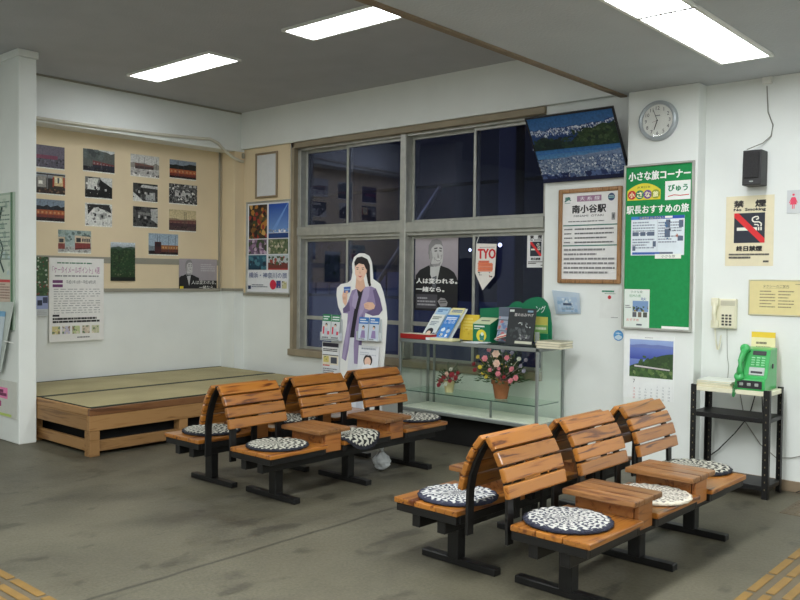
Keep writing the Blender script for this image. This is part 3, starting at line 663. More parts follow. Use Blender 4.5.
MB().box((SX0+p, SY1-.012, SZ0), (SX1-p, SY1-.007, SZ1-.03)).build('back_pane', M['case_glass'], sc)
SHZ = .447
MB().box((SX0+.03, SY0+.03, SHZ-.008), (SX1-.03, SY1-.04, SHZ), .001).build('glass_shelf', M['shelf_glass'], sc)
MB().box((SX0+.03, SY0+.0285, SHZ-.008), (SX1-.03, SY0+.0298, SHZ)).box((SX1-.0298, SY0+.03, SHZ-.008), (SX1-.0288, SY1-.04, SHZ)).build('shelf_edge', mat('dark_glass_edge', (58, 92, 84), .2), sc)
xq = at_y(491, 400, SY0+.04).x
MB().box((xq-.008, SY0+.03, SZ0+.007), (xq+.008, SY0+.046, SHZ-.009), .002).build('shelf_peg', M['case_alu'], sc)

def petals(mb, c, r, n, mi, R, tilt=None, layers=3):
    """rose: rings of cupped petals"""
    c = Vector(c); nrm = Vector(tilt or (0, -.5, .8)).normalized(); a = nrm.cross(Vector((0, 0, 1)) if abs(nrm.z) < .9 else Vector((1, 0, 0))).normalized(); b = nrm.cross(a)
    for l in range(layers):
        rr = r*(1-.28*l)
        for k in range(n):
            t = 2*PI*(k+.5*l)/n; d = a*math.cos(t)+b*math.sin(t); s = nrm.cross(d); h = .25+.3*l
            p0 = c + nrm*r*.02*l; p1 = c + d*rr*.62 + s*rr*.5 + nrm*r*h*.6; p2 = c + d*rr + nrm*r*h; p3 = c + d*rr*.62 - s*rr*.5 + nrm*r*h*.6
            mb.quad([p0, p1, p2, p3], mi)
    mb.lathe([(r*.05, 0), (r*.3, r*.25), (r*.2, r*.55), (r*.02, r*.6)], (0, 0, 0), 8, mi, Matrix.Translation(c) @ nrm.to_track_quat('Z', 'Y').to_matrix().to_4x4())
def leaves(mb, c, spread, n, size, R, up=.6):
    for i in range(n):
        t = R.uniform(0, 2*PI); el = R.uniform(.02, 1.45); d = Vector((math.cos(t)*math.cos(el), math.sin(t)*math.cos(el), math.sin(el)*up))
        q = Vector(c) + Vector((d.x*spread[0], d.y*spread[1], d.z*spread[2]))*R.uniform(.35, 1.0)
        d2 = (d + Vector((R.uniform(-.5, .5), R.uniform(-.5, .5), R.uniform(-.3, .5)))).normalized(); s = d2.cross(Vector((0, 0, 1))).normalized() if abs(d2.z) < .95 else Vector((1, 0, 0))
        L_ = size*R.uniform(.6, 1.3); m_ = d2.cross(s)*L_*.15
        mb.quad([q, q + d2*L_*.5 + s*L_*.22 + m_, q + d2*L_, q + d2*L_*.5 - s*L_*.22 + m_])
M['pink'] = mat('pink_petals', (240, 150, 165), .6, var=.12); M['palepink'] = mat('pale_pink_petals', (250, 214, 200), .6, var=.1)
M['crimson'] = mat('crimson_petals', (170, 52, 66), .6, var=.2); M['yellow_f'] = mat('yellow_petals', (244, 220, 90), .6, var=.15); M['white_f'] = mat('white_petals', (228, 226, 214), .6, var=.1); M['lilac_f'] = mat('lilac_petals', (176, 166, 188), .6, var=.2)
def flower_pot(base, hp, r0, r1, pm, heads, top, spread, label, seed, nl, lsize):
    bx, by, bz = base; R = random.Random(seed)
    o = empty('flower_pot', base, label, 'flower pot')
    MB().lathe([(r0, 0), (r1*.94, hp*.78), (r1*1.08, hp*.80), (r1*1.1, hp), (r1*.92, hp), (r1*.9, hp*.9), (.001, hp*.88)], base, 28).build('pot', pm, o, smooth=False)
    lf = MB(); c = (bx, by, bz+hp*.9)
    leaves(lf, c, spread, nl, lsize, R)
    for _ in range(14):
        t = R.uniform(0, 6.28); e = Vector((math.cos(t)*spread[0]*.7, math.sin(t)*spread[1]*.7, spread[2]*R.uniform(.3, .9))); lf.tube([c, Vector(c)+e*.5+Vector((0, 0, .02)), Vector(c)+e], .002, 5)
    lf.build('foliage', M['leaf'], o)
    if nl > 300:
        fl = MB()
        for _ in range(70):
            t = R.uniform(0, 6.28); e_ = R.uniform(.25, 1.4); d = Vector((math.cos(t)*math.cos(e_)*spread[0], math.sin(t)*math.cos(e_)*spread[1], math.sin(e_)*spread[2]*.66))*R.uniform(.8, 1.05)
            fl.lathe([(.001, -.006), (.007, 0), (.001, .006)], Vector(c)+d, 5, R.choice((0, 0, 1, 2)))
        fl.build('small_blossom', [M['white_f'], M['lilac_f'], M['yellow_f']], o)
    for (px, py, dy, r, mk) in heads:
        q = at_y(px, py, by+dy); f = MB(); petals(f, q, r, 6, 0, R, (R.uniform(-.3, .5), -1, R.uniform(.1, .7)))
        d = Vector(c)-q; f.tube([q, q+d*.4, Vector(c)], .0016, 4)
        f.build('flower', M[mk], o)
fb = at_y(501, 401.5, 5.81); 
BIG = [(496, 354, -.12, .036, 'palepink'), (497, 363.5, -.13, .036, 'palepink'), (512, 369.5, -.12, .028, 'pink'), (498, 374, -.12, .026, 'pink'), (485, 358.5, -.1, .03, 'pink'), (490, 370, -.11, .02, 'pink'),
       (511, 381, -.12, .027, 'pink'), (516, 378, -.11, .027, 'pink'), (507, 358, -.06, .026, 'pink'), (499, 368.5, -.1, .018, 'pink'), (475, 370, -.09, .022, 'crimson'), (474, 364, -.05, .022, 'crimson'),
       (480, 367, -.1, .02, 'yellow_f'), (483, 373, -.1, .019, 'yellow_f'), (478, 357, -.06, .02, 'yellow_f'), (486, 377, -.1, .017, 'yellow_f'), (521, 366, -.08, .02, 'lilac_f'), (524, 371, -.06, .02, 'lilac_f'), (519, 359, -.05, .02, 'white_f'),
       (503, 350, -.03, .022, 'lilac_f'), (489, 350, -.02, .022, 'pink'), (512, 353, -.02, .02, 'lilac_f'), (526, 360, .02, .018, 'lilac_f'), (504, 377, -.1, .018, 'crimson')]
flower_pot((fb.x, 5.81, SHZ+.001), .155, .052, .078, M['terra'], BIG, None, (.22, .14, .37), 'terracotta pot with a large bunch of pink and pale roses inside the showcase', 5, 520, .058)
fs = at_y(449, 395.5, 5.80)
SM = [(441, 381, -.07, .028, 'crimson'), (444, 377, -.07, .025, 'crimson'), (447, 374, -.05, .026, 'palepink'), (452, 375, -.07, .03, 'crimson'), (456, 378, -.06, .026, 'crimson'), (446, 384, -.08, .022, 'white_f'), (439, 385, -.05, .024, 'crimson'), (451, 369.5, -.02, .022, 'white_f'), (458, 373, -.03, .02, 'crimson'), (450, 381, -.08, .02, 'crimson')]
flower_pot((fs.x, 5.80, SHZ+.001), .10, .036, .050, M['cream_pot'], SM, None, (.115, .09, .19), 'small cream pot of crimson flowers on the showcase shelf', 9, 150, .04)

# ------------------------------------------------------------------ telephone shelf
HX0, HX1, HY0, HY1, HZ = -2.315, -1.785, 5.755, 6.055, .715
rk = empty('steel_shelf', ((HX0+HX1)/2, (HY0+HY1)/2, 0), 'black steel slotted-angle shelf with a white top under the green telephone', 'shelf')
for (x, y) in ((HX0, HY0), (HX1-.04, HY0), (HX0, HY1-.04), (HX1-.04, HY1-.04)):
    m_ = MB(); sx = x if x == HX0 else x+.037; sy = y if y == HY0 else y+.037
    m_.box((sx, y, 0), (sx+.003, y+.04, HZ+.012), .0008).box((x, sy, 0), (x+.04, sy+.003, HZ+.012), .0008)
    for k in range(13):
        z = .06+k*.05; m_.box((x+.017, sy-.0006, z), (x+.023, sy+.0036, z+.011), 0, 1)
    m_.build('post', [M['black_steel'], mat('slot_grey', (120, 108, 84), .7) if (x, y) == (HX0, HY0) else bpy.data.materials['slot_grey']], rk)
for (z, mk) in ((.055, 'black_steel'), (.505, 'black_steel')):
    MB().box((HX0+.004, HY0+.004, z), (HX1-.004, HY1-.004, z+.032), .003).build('shelf_board', M[mk], rk)
MB().box((HX0+.004, HY0+.004, HZ-.03), (HX1-.004, HY1-.004, HZ), .003).build('shelf_board', M['ivory'], rk)

# green public telephone
gx, gy, gz = -1.924, 5.905, HZ+.001
gp = empty('public_telephone', (gx, gy, gz), 'bright green public telephone on the white shelf top', 'telephone')
GA = .04                                                     # turned very slightly
w2 = .099
prof = [(-.125, 0), (-.125, .075), (-.085, .085), (-.02, .27), (.03, .28), (.125, .28), (.125, 0)]
MB().prism([(gx-w2, gy+y, gz+z) for y, z in prof], (2*w2, 0, 0), 0, .008).build('body', M['green_phone'], gp)
# sloping front frame
s0, s1 = Vector((gx, gy-.085, gz+.085)), Vector((gx, gy-.02, gz+.27)); sd = (s1-s0); sn = Vector((0, -sd.z, sd.y)).normalized()
def face(u, v, h=0): return s0 + Vector((u, 0, 0)) + sd*v + sn*h
def plate(name, u0, u1, v0, v1, h, m, par): 
    c = face((u0+u1)/2, (v0+v1)/2, h/2); return MB().obox(c, (u1-u0, 0, 0), sd*(v1-v0), sn*h, .002).build(name, m, par)
M['gp_dark'] = mat('phone_dark', (44, 44, 48), .35); M['gp_grey'] = mat('phone_grey', (170, 176, 172), .35, .4)
plate('display', -.012, .076, .80, .95, .006, M['gp_dark'], gp)
kp = MB()
for i in range(4):
    for j in range(3):
        c = face(-.004+.033*j, .70-.085*i, .004); kp.obox(c, (.022, 0, 0), sd*.045, sn*.008, .002)
kp.build('keypad', mat('key_pale_green', (150, 222, 166), .4), gp)
plate('card_slot', -.022, .078, .08, .36, .006, M['gp_grey'], gp)
plate('slot_opening', -.01, .066, .14, .22, .008, M['gp_dark'], gp)
MB().box((gx-.082, gy-.131, gz+.012), (gx+.08, gy-.122, gz+.066), .003).build('coin_panel', M['gp_dark'], gp)
cp = MB()
for k in range(3): cp.box((gx-.065+.05*k, gy-.134, gz+.03), (gx-.04+.05*k, gy-.130, gz+.05), .002)
cp.build('coin_return', M['gp_grey'], gp)
MB().lathe([(.018, 0), (.016, .004), (.001, .004)], (0, 0, 0), 16, 0, Matrix.Translation((gx+w2, gy+.03, gz+.16)) @ Matrix.Rotation(PI/2, 4, 'Y')).build('lock', M['gp_dark'], gp)
h0, h1 = face(-.135+.0, .98, .02), face(-.135, -.05, .03); h0.x = gx-.062; h1.x = gx-.072
hb = MB(); m1 = (h0+h1)/2 + sn*.035
hb.tube([h0, h0*.75+h1*.25+sn*.022, m1, h0*.25+h1*.75+sn*.022, h1], [.022, .019, .018, .019, .022], 12)
for q in (h0, h1):
    hb.lathe([(.012, -.024), (.03, -.02), (.033, .0), (.028, .016), (.012, .02)], (0, 0, 0), 18, 0, Matrix.Translation(q + sn*.004) @ sn.to_track_quat('Z', 'Y').to_matrix().to_4x4())
ho = hb.build('handset', M['green_phone'], gp, smooth=True)
MB().tube([h0+Vector((.0, .02, -.01)), h0+Vector((.024, .02, .0))], .022, 10).build('cradle', M['gp_dark'], gp)
cc = []
for k in range(150):
    f_ = k/149; base = h1*(1-f_) + Vector((gx-.092, gy-.15, gz+.03))*f_ + Vector((-.012*math.sin(f_*PI), -.02*math.sin(f_*PI), -.10*math.sin(f_*PI)))
    cc.append(base + Vector((math.cos(k*1.1)*.007, 0, math.sin(k*1.1)*.007)))
MB().tube(cc, .0028, 5).build('cord', mat('cord_green', (50, 130, 74), .5), gp)

# directories stacked at the left of the shelf top
def book(name, c, sx, sy, h, rz, z, cover, pages, label, cat, group):
    r = empty(name, (c[0], c[1], z), label, cat, group, rz)
    MB().box((-sx/2+.003, -sy/2+.003, .002), (sx/2-.002, sy/2-.003, h-.002)).build('pages', pages, r, local=True)
    MB().box((-sx/2, -sy/2, 0), (sx/2, sy/2, .002), .0005).box((-sx/2, -sy/2, h-.002), (sx/2, sy/2, h), .0005).box((-sx/2, -sy/2, .002), (-sx/2+.002, sy/2, h-.002)).build('cover', cover, r, local=True)
    return r
M['pages'] = mat('paper_edges', (226, 220, 196), .8, var=.06, scale=60)
cvr = [mat('cover_yellow', (210, 200, 150), .5), mat('cover_sage', (196, 204, 184), .5), mat('cover_white', (226, 228, 218), .5)]
for k, (dx, dy, h, rz, lb) in enumerate(((0, 0, .018, .04, 'yellowish directory at the bottom of the stack beside the green telephone'), (.004, .0, .014, -.06, 'sage directory in the middle of the stack beside the green telephone'), (-.002, .003, .010, .05, 'white directory on top of the stack beside the green telephone'))):
    book('directory', (-2.165+dx, 5.90+dy), .24, .25, h, rz, HZ+.001+(0, .0185, .033)[k], cvr[k], M['pages'], lb, 'directory', 'directories on the shelf')
# cards standing behind the telephone
a0, a1 = at_y(751.5, 331.5, 6.035), at_y(775.5, 333, 6.035)
a = Print((a0.x, 6.03, HZ+.001), (a1.x-a0.x, 0, 0), (0, .012, a0.z-HZ-.001), (236, 224, 176), .003); a.rect(0, .90, 1, 1, (232, 198, 60)).rows(.2, .6, .8, .84, 3, (120, 110, 90), 3)
tag(a.done('notice_card'), 'cream and yellow card standing behind the green telephone', 'card')

# cables behind and below the shelf
def cable(pts, r, m, label, sag=None):
    o = MB().tube(pts, r, 6).build('cable', m); rooted(o, pts[0]); tag(o, label, 'cable')
cable([(-1.96, 6.03, HZ-.03-.002), (-2.02, 6.08, .5), (-2.12, 6.085, .36), (-2.24, 6.09, .22), (-2.30, 6.10, .17)], .004, M['cable'], 'black cable slanting across the wall behind the shelf')
cable([(-1.925, 6.04, HZ-.035), (-1.93, 6.085, .5), (-1.925, 6.085, .3), (-1.90, 6.08, .1), (-1.90, 6.06, .092)], .004, M['cable'], 'black cable hanging straight down behind the shelf')
cable([(-2.10, 6.10, HZ-.04), (-2.06, 6.11, .45), (-1.95, 6.11, .30), (-1.84, 6.11, .22), (-1.74, 6.11, .235), (-1.62, 6.11, .28), (-1.5, 6.11, .27), (-1.3, 6.11, .27)], .0035, M['cable_grey'], 'grey cable running along the wall to the right of the shelf')
cable([(-1.70, 6.09, .006), (-1.66, 6.09, .03), (-1.63, 6.1, .10), (-1.62, 6.10, .22), (-1.61, 6.085, .34)], .004, M['cable'], 'black cable rising from the baseboard right of the shelf')

# ------------------------------------------------------------------ wall telephone
q0, q1 = at_y(713, 298.5, YB-.03), at_y(736, 329, YB-.03); px0, px1, pz1, pz0 = q0.x, q1.x, q0.z, q1.z
wt = empty('wall_telephone', ((px0+px1)/2, YB, (pz0+pz1)/2), 'ivory wall telephone hanging between the pillar and the yellowed notice', 'telephone')
pm = px0 + (px1-px0)*.33
MB().box((px0+.01, YB-.04, pz0), (px1, YB-.001, pz1), .008, seg=2).build('body', M['ivory'], wt)
MB().box((pm, YB-.047, pz0+.006), (px1-.006, YB-.04, pz1-.05), .003).build('front_plate', M['ivory'], wt)
MB().box((pm+.005, YB-.045, pz1-.048), (px1-.006, YB-.038, pz1-.012), .002).build('index_window', mat('index_grey', (196, 192, 170), .4), wt)
k_ = MB()
for i in range(4):
    for j in range(3): k_.box((pm+.016+j*.026, YB-.051, pz0+.022+i*.022), (pm+.034+j*.026, YB-.046, pz0+.036+i*.022), .002)
k_.build('keypad', M['key_dark'], wt)
hs = MB(); hx = (px0+pm)/2-.004
hs.tube([(hx, YB-.055, pz1-.03), (hx, YB-.072, (pz0+pz1)/2), (hx, YB-.055, pz0+.03)], [.017, .015, .017], 10)
hs.box((hx-.027, YB-.064, pz1-.055), (hx+.027, YB-.034, pz1+.006), .009, seg=2).box((hx-.027, YB-.064, pz0+.0), (hx+.027, YB-.034, pz0+.06), .009, seg=2)
hs.build('handset', M['ivory'], wt, smooth=False)
cc = []
for k in range(160):
    f_ = k/159; c0 = Vector((hx, YB-.045, pz0)); dz = -.155*math.sin(f_*PI*.9)
    cc.append(c0 + Vector((.045*f_ + math.cos(k*1.2)*.006, 0, dz*1.0 + (f_*0)) ) + Vector((0, math.sin(k*1.2)*.006, 0)))
MB().tube(cc, .0022, 5).build('cord', M['ivory'], wt)
w0 = at_y(727, 329, YB-.004)
cable([(w0.x, YB-.004, pz0-.001), (w0.x+.006, YB-.004, pz0-.2), (w0.x+.02, YB-.01, HZ+.12), (w0.x+.02, YB-.03, HZ+.0)], .0018, M['cable_grey'], 'thin grey wire dropping from the wall telephone to the shelf')

# ------------------------------------------------------------------ loudspeaker
q0, q1 = at_y(742.5, 150.5, 5.98), at_y(760.5, 184.5, 5.98)
sp_ = empty('loudspeaker', ((q0.x+q1.x)/2, YB, q1.z), 'black box loudspeaker mounted high on the wall above the no smoking notice', 'loudspeaker')
MB().prism([(q0.x, 5.98, q1.z), (q0.x, 5.99, q0.z), (q0.x, YB-.001, q0.z+.0), (q0.x, YB-.001, q1.z)], (q1.x-q0.x, 0, 0), 0, .006).build('cabinet', mat('speaker_black', (34, 33, 34), .5), sp_)
MB().box((q0.x+.012, 5.971, q1.z+.05), (q1.x-.012, 5.981, q0.z-.012), .003).build('grille', mat('speaker_cloth', (44, 43, 44), .9, var=.3, scale=120), sp_)
MB().box(((q0.x+q1.x)/2-.012, 5.974, q1.z+.022), ((q0.x+q1.x)/2+.012, 5.981, q1.z+.03), .001).build('badge', M['gp_grey'], sp_)
p0 = at_y(768, 84, YB-.01)
MB().box((p0.x-.035, YB-.03, ZR-.05), (p0.x+.03, YB, ZR-.002), .004).build('cable_outlet', M['white_pl'])
tag(rooted(bpy.data.objects['cable_outlet'], (p0.x, YB-.015, ZR-.05)), 'small grey cable outlet box at the ceiling above the loudspeaker', 'outlet box')
pts = [at_y(767, 86, YB-.012), at_y(767.5, 100, YB-.012), at_y(768, 112, YB-.012), at_y(773, 125, YB-.012), at_y(771, 136, YB-.012), at_y(763, 143, YB-.02), at_y(752, 147.5, YB-.06), at_y(747, 149.5, YB-.1)]
cable(pts, .004, M['cable_grey'], 'grey cable curving from the ceiling to the loudspeaker')

# ------------------------------------------------------------------ wall clock
cc0 = at_y(659, 121, YP); CX, CZ, CR = cc0.x, cc0.z, .15
ck = empty('wall_clock', (CX, YP, CZ), 'round wall clock with a pale grey rim on the pillar', 'clock')
RX = Matrix.Translation((CX, YP-.001, CZ)) @ Matrix.Rotation(PI/2, 4, 'X')
MB().lathe([(CR, 0), (CR, .02), (CR*.97, .034), (CR*.9, .04), (CR*.80, .034), (CR*.79, .022), (.001, .022)], (0, 0, 0), 48, 0, RX).build('rim', M['chrome'], ck, smooth=False)
d_ = Print((CX-CR*.8, YP-.0235, CZ-CR*.8), (CR*1.6, 0, 0), (0, 0, CR*1.6), None, .0005)
d_.disc(.5, .5, .497, (236, 236, 230), n=40)
for h in range(1, 13):
    a_ = PI/2 - h*PI/6; cx_, cy_ = .5+.385*math.cos(a_), .5+.385*math.sin(a_); s_ = .055
    d_.text(str(h), cx_-s_*(1.3 if h > 9 else .7), cy_-s_, cx_+s_*(1.3 if h > 9 else .7), cy_+s_, (60, 60, 60), 0, True)
d_.rect(.42, .64, .58, .67, (150, 150, 150))
d_.done('dial', M['paper'], ck)
hd = Print((CX-CR*.8, YP-.030, CZ-CR*.8), (CR*1.6, 0, 0), (0, 0, CR*1.6), None, .0005)
hd.line((.5, .5), (.37, .82), .016, (30, 30, 30)).line((.5, .5), (.40, .22), .024, (30, 30, 30)).line((.5, .5), (.33, .45), .008, (120, 40, 40)).disc(.5, .5, .025, (30, 30, 30))
hd.done('hands', M['paper'], ck)
MB().lathe([(CR*.79, .036), (CR*.79, .038), (.001, .039)], (0, 0, 0), 40, 0, RX).build('glass', glass_mat('clock_glass', (250, 250, 250), .03), ck)

# ------------------------------------------------------------------ conduit pipe along the left beam
pts = [(-7.755, 3.35, at_x(37, 118.5, -7.755).z), at_x(100, 127, -7.755), at_x(160, 134.5, -7.755), at_x(198, 138.2, -7.755), at_x(210, 139, -7.755), at_x(218, 143, -7.755), at_x(225, 151, -7.755)]
pts += [Vector((-7.755, 5.93, 2.80)), Vector((-7.75, 6.03, 2.765)), Vector((-7.74, 6.08, 2.76))]
o = MB().tube(pts, .017, 10).build('conduit_pipe', mat('conduit_paint', (206, 202, 186), .5), None, True); rooted(o, pts[0]); tag(o, 'painted conduit pipe along the left beam bending down in the corner', 'pipe')
o = MB().box((-7.77, 6.07, 2.80), (-7.74, 6.10, 2.86), .006).build('pipe_clip', M['grey_trim']); rooted(o, (-7.755, 6.085, 2.83)); tag(o, 'small grey junction by the pipe end in the corner', 'pipe fitting')

# ================================================================== PICTURES, NOTICES AND SIGNS
XP = XL + .0125
GPH = 'railway photographs pinned on the beige wall'
def photo(l, t, r, b, fn, label, seed=0, border=.05):
    s = sheet_x(l, t, r, b, XP, (228, 226, 216), .0015)
    s.v0 = border; fn(s, seed); tag(s.done('photograph', M['photo']), label, 'photograph', GPH)
def train(sky, hill, ground, body, band, win, hz=.62, hh=.18, y0=.2, y1=.58, x0=0, x1=1, slope=.0, stripe=None, poles=3):
    def f(s, seed):
        R = random.Random(seed); v0 = s.v0
        s.grad(0, v0, 1, 1, tuple(min(255, c+20) for c in sky), sky)
        s.ridge(0, 1, v0, [hz-.1+hh*R.uniform(.3, 1) for _ in range(9)], hill)
        s.rect(0, v0, 1, y0+.04, ground).blobs(0, v0, 1, y0+.06, 26, [tuple(int(c*k) for c in ground) for k in (.6, .85, 1.25)], .06, seed)
        d = slope
        s.poly([(x0, y0), (x1, y0+d*.3), (x1, y1-d), (x0, y1)], body)
        if band: s.poly([(x0, y0), (x1, y0+d*.3), (x1, y0+.13+d*.1), (x0, y0+.13)], band)
        n = 7
        for k in range(n):
            a = x0+(x1-x0)*(k+.25)/n; c = x0+(x1-x0)*(k+.75)/n; q = (a-x0)/(x1-x0)
            s.poly([(a, y0+(y1-y0)*.52-d*q*.3), (c, y0+(y1-y0)*.52-d*q*.3), (c, y1-.07-d*q), (a, y1-.07-d*q)], win, False)
        s.lay += 1
        if stripe: s.poly([(x0, y0+.14), (x1, y0+.14), (x1, y0+.18), (x0, y0+.18)], stripe)
        for k in range(poles):
            u = R.uniform(.1, .9); s.line((u, y0), (u, .92), .012, tuple(int(c*.5) for c in sky), False)
        s.lay += 1
        s.blobs(0, v0, 1, y0+.02, 10, [(40, 38, 36), (80, 76, 70)], .03, seed+7)
    return f
def bw_scene(base, cols, n, size, light=None):
    def f(s, seed):
        s.rect(0, s.v0, 1, 1, base).blobs(0, s.v0, 1, .99, n*2, cols, size*.8, seed)
        if light:
            for q in light: s.poly(q[0], q[1])
        s.blobs(0, s.v0, 1, .99, n, cols, size*.28, seed+3)
        for k in range(5): s.rect(.2+.13*k, .46-.02*k, .27+.13*k, .60-.03*k, (34, 34, 36) if k % 2 else (190, 190, 186), False)
        s.lay += 1
    return f
K = (28, 28, 30); W_ = (222, 222, 216); G1 = (110, 110, 108); G2 = (70, 70, 70)
photo(36, 144, 64.5, 170.5, train((92, 84, 98), (100, 92, 106), (88, 84, 96), (124, 62, 84), None, (110, 60, 80), y0=.42, y1=.58, x0=.0, x1=.75, hh=.02, poles=0), 'hazy purple photograph with a small red train, top left of the display', 1)
photo(83, 148, 114.5, 174.5, lambda s, q: (train((196, 200, 200), (92, 96, 92), (44, 44, 52), (116, 62, 62), (44, 44, 56), (150, 130, 130), hz=.8, hh=.3, y0=.2, y1=.52, x0=.3, x1=1, slope=.12)(s, q), s.blobs(0, .55, .65, 1, 26, [(86, 94, 92), (70, 76, 76), (100, 108, 106)], .13, 5)), 'photograph of a red train under a dark smoky hillside, second in the top row', 2)
photo(130.5, 153.5, 159, 179, train((196, 196, 192), (150, 146, 138), (186, 184, 180), (122, 88, 80), (80, 66, 66), (96, 84, 84), y0=.36, y1=.62, x0=.15, x1=.8, slope=.06), 'photograph of a dull red train beside snowy rails, third in the top row', 3)
photo(169.5, 159, 196, 181, train((130, 142, 156), (34, 38, 38), (44, 34, 36), (170, 92, 56), (120, 54, 46), (196, 140, 96), hz=.75, hh=.2, y0=.16, y1=.52), 'photograph of an orange train below dark hills, top right of the display', 4)
def cream_nose(s, q):
    s.rect(0, s.v0, 1, 1, (52, 48, 46)).grad(0, .75, 1, 1, (120, 124, 126), (170, 176, 178)).rect(0, s.v0, 1, .25, (60, 44, 36)).blobs(0, s.v0, 1, .28, 24, [(40, 34, 30), (96, 70, 54), (120, 96, 76)], .06, q)
    s.rect(.04, .32, .34, .82, (150, 146, 138)).rect(.08, .46, .22, .62, (236, 234, 224)).rect(.36, .25, .40, .95, (110, 110, 108))
    s.rect(.60, .36, .92, .88, (214, 190, 142)).rect(.64, .58, .88, .82, (228, 222, 190)).rect(.73, .55, .79, .8, (90, 90, 86)).rect(.56, .36, .62, .82, (150, 64, 44)).rect(.92, .36, .99, .84, (172, 84, 52)).rect(.6, .36, .95, .42, (60, 40, 36)).rect(.0, .9, 1, .96, (40, 38, 38))
photo(36, 171.5, 65, 196, cream_nose, 'photograph of two cream and red train fronts side by side, left column second row', 5)
photo(85, 176, 112, 200, bw_scene((120, 120, 116), [K, G2, G1, W_], 30, .1, [([(0, .05), (.5, .05), (.45, .45), (0, .42)], (36, 36, 36)), ([(.08, .42), (.36, .40), (.5, .95), (.1, .92)], (206, 206, 198)), ([(.45, .1), (1, .05), (1, .6), (.55, .9)], (30, 30, 30)), ([(.6, .86), (1, .55), (1, 1), (.55, 1)], (200, 200, 196))]), 'black and white photograph of a pale train nose on a dark platform', 6)
photo(133, 182.5, 157.5, 203, bw_scene((60, 60, 58), [K, G2, G1], 30, .12, [([(0, .05), (.4, .05), (0, .5)], (216, 216, 210)), ([(.5, .1), (.9, .1), (.88, .55), (.52, .5)], (166, 168, 166)), ([(.3, .78), (1, .74), (1, .9), (.35, .92)], (190, 190, 186))]), 'black and white photograph of a small pale railcar on dark tracks, third in second row', 7)
photo(169, 183, 197, 206, bw_scene((90, 90, 90), [K, G2, W_, (180, 180, 178), G1], 90, .07, [([(.2, .38), (.75, .45), (.74, .6), (.2, .56)], (196, 196, 192))]), 'black and white photograph of snow-laden trees and a train, right column second row', 8)
photo(36, 198.5, 64.5, 223, train((120, 134, 148), (34, 36, 40), (48, 34, 36), (170, 92, 56), (124, 58, 50), (200, 146, 100), hz=.72, hh=.16, y0=.2, y1=.54), 'photograph of an orange train before low dark hills, left column third row', 9)
photo(85, 202.5, 112, 227.5, bw_scene((214, 214, 208), [W_, (180, 180, 176), (120, 120, 118)], 24, .08, [([(.08, .95), (.9, .97), (.98, .6), (.75, .72), (.5, .8), (.3, .78), (.1, .5)], (44, 44, 44)), ([(.3, .8), (.45, .6), (.5, .85)], (196, 196, 190)), ([(.55, .3), (.8, .4), (.8, .6), (.5, .55)], (150, 150, 146))]), 'mostly white snowy black and white photograph, second column third row', 10)
photo(133, 206, 157.5, 228.5, bw_scene((70, 70, 68), [K, G2, (90, 90, 88)], 40, .12, [([(.75, .4), (1, .2), (1, .95), (.7, .9)], (176, 176, 172)), ([(.2, .62), (.7, .58), (.7, .72), (.2, .74)], (130, 130, 126))]), 'dark black and white photograph with a pale right edge, third column third row', 11)
photo(169, 209, 196, 232.5, train((196, 180, 140), (150, 130, 104), (84, 66, 62), (110, 72, 66), (74, 52, 56), (130, 96, 84), hz=.62, hh=.1, y0=.25, y1=.5, slope=-.04), 'yellowed sepia photograph of a train, right column third row', 12)
def two_trains(s, q):
    s.grad(0, s.v0, 1, 1, (176, 190, 186), (150, 168, 166)).blobs(0, .5, 1, .98, 26, [(120, 140, 134), (150, 166, 160), (96, 112, 108)], .09, q).rect(0, s.v0, 1, .3, (178, 178, 172)).blobs(0, s.v0, 1, .3, 16, [(140, 140, 136), (200, 200, 196)], .08, q)
    s.rect(0, .18, .2, .62, (132, 66, 60)).rect(0, .42, .2, .7, (196, 178, 150)).rect(.03, .46, .16, .62, (60, 64, 66))
    s.poly([(.5, .16), (.98, .22), (.98, .7), (.5, .74)], (134, 62, 58)).poly([(.5, .46), (.98, .46), (.98, .74), (.5, .78)], (206, 186, 158)).rect(.54, .5, .68, .68, (52, 56, 58))
    for k in range(4): s.rect(.72+k*.065, .52, .765+k*.065, .66, (70, 74, 76), False)
    s.lay += 1; s.line((.5, .2), (.98, .26), .02, (60, 40, 40))
photo(58, 229.5, 91, 254, two_trains, 'photograph of two red and cream trains meeting, alone below the left column', 13)
def forest(s, q):
    s.rect(0, 0, 1, 1, (44, 66, 40)).grad(0, .86, 1, 1, (150, 160, 166), (206, 214, 220)).ridge(0, 1, .5, [.86, .88, .9, .86, .88, .9, .88], (70, 88, 74)).ridge(0, 1, .2, [.82, .84, .8, .83, .86, .82, .84], (44, 70, 42))
    s.blobs(0, .2, 1, .84, 200, [(44, 60, 40), (62, 82, 52), (74, 92, 60), (36, 48, 34)], .05, q).rect(0, 0, 1, .1, (30, 34, 30)).blobs(.1, .12, .9, .2, 8, [(120, 120, 90), (96, 104, 80)], .05, q)
s = sheet_x(110.5, 242, 135, 281, XP+.006, (200, 206, 208), .0015); forest(s, 14); tag(s.done('photograph', M['photo']), 'tall photograph of a green forested mountainside across the grey strip', 'photograph', GPH)
photo(148.5, 233, 178, 256, lambda s, q: (train((150, 168, 182), (120, 132, 138), (44, 36, 36), (160, 104, 64), (108, 62, 50), (196, 152, 104), hz=.5, hh=.06, y0=.16, y1=.48, x0=.35, x1=1, poles=4)(s, q), s.rect(.2, .12, .42, .62, (72, 40, 42)).rect(.25, .4, .38, .55, (44, 36, 40))), 'photograph of a sunlit orange train under a pale sky, alone above the grey strip', 15)

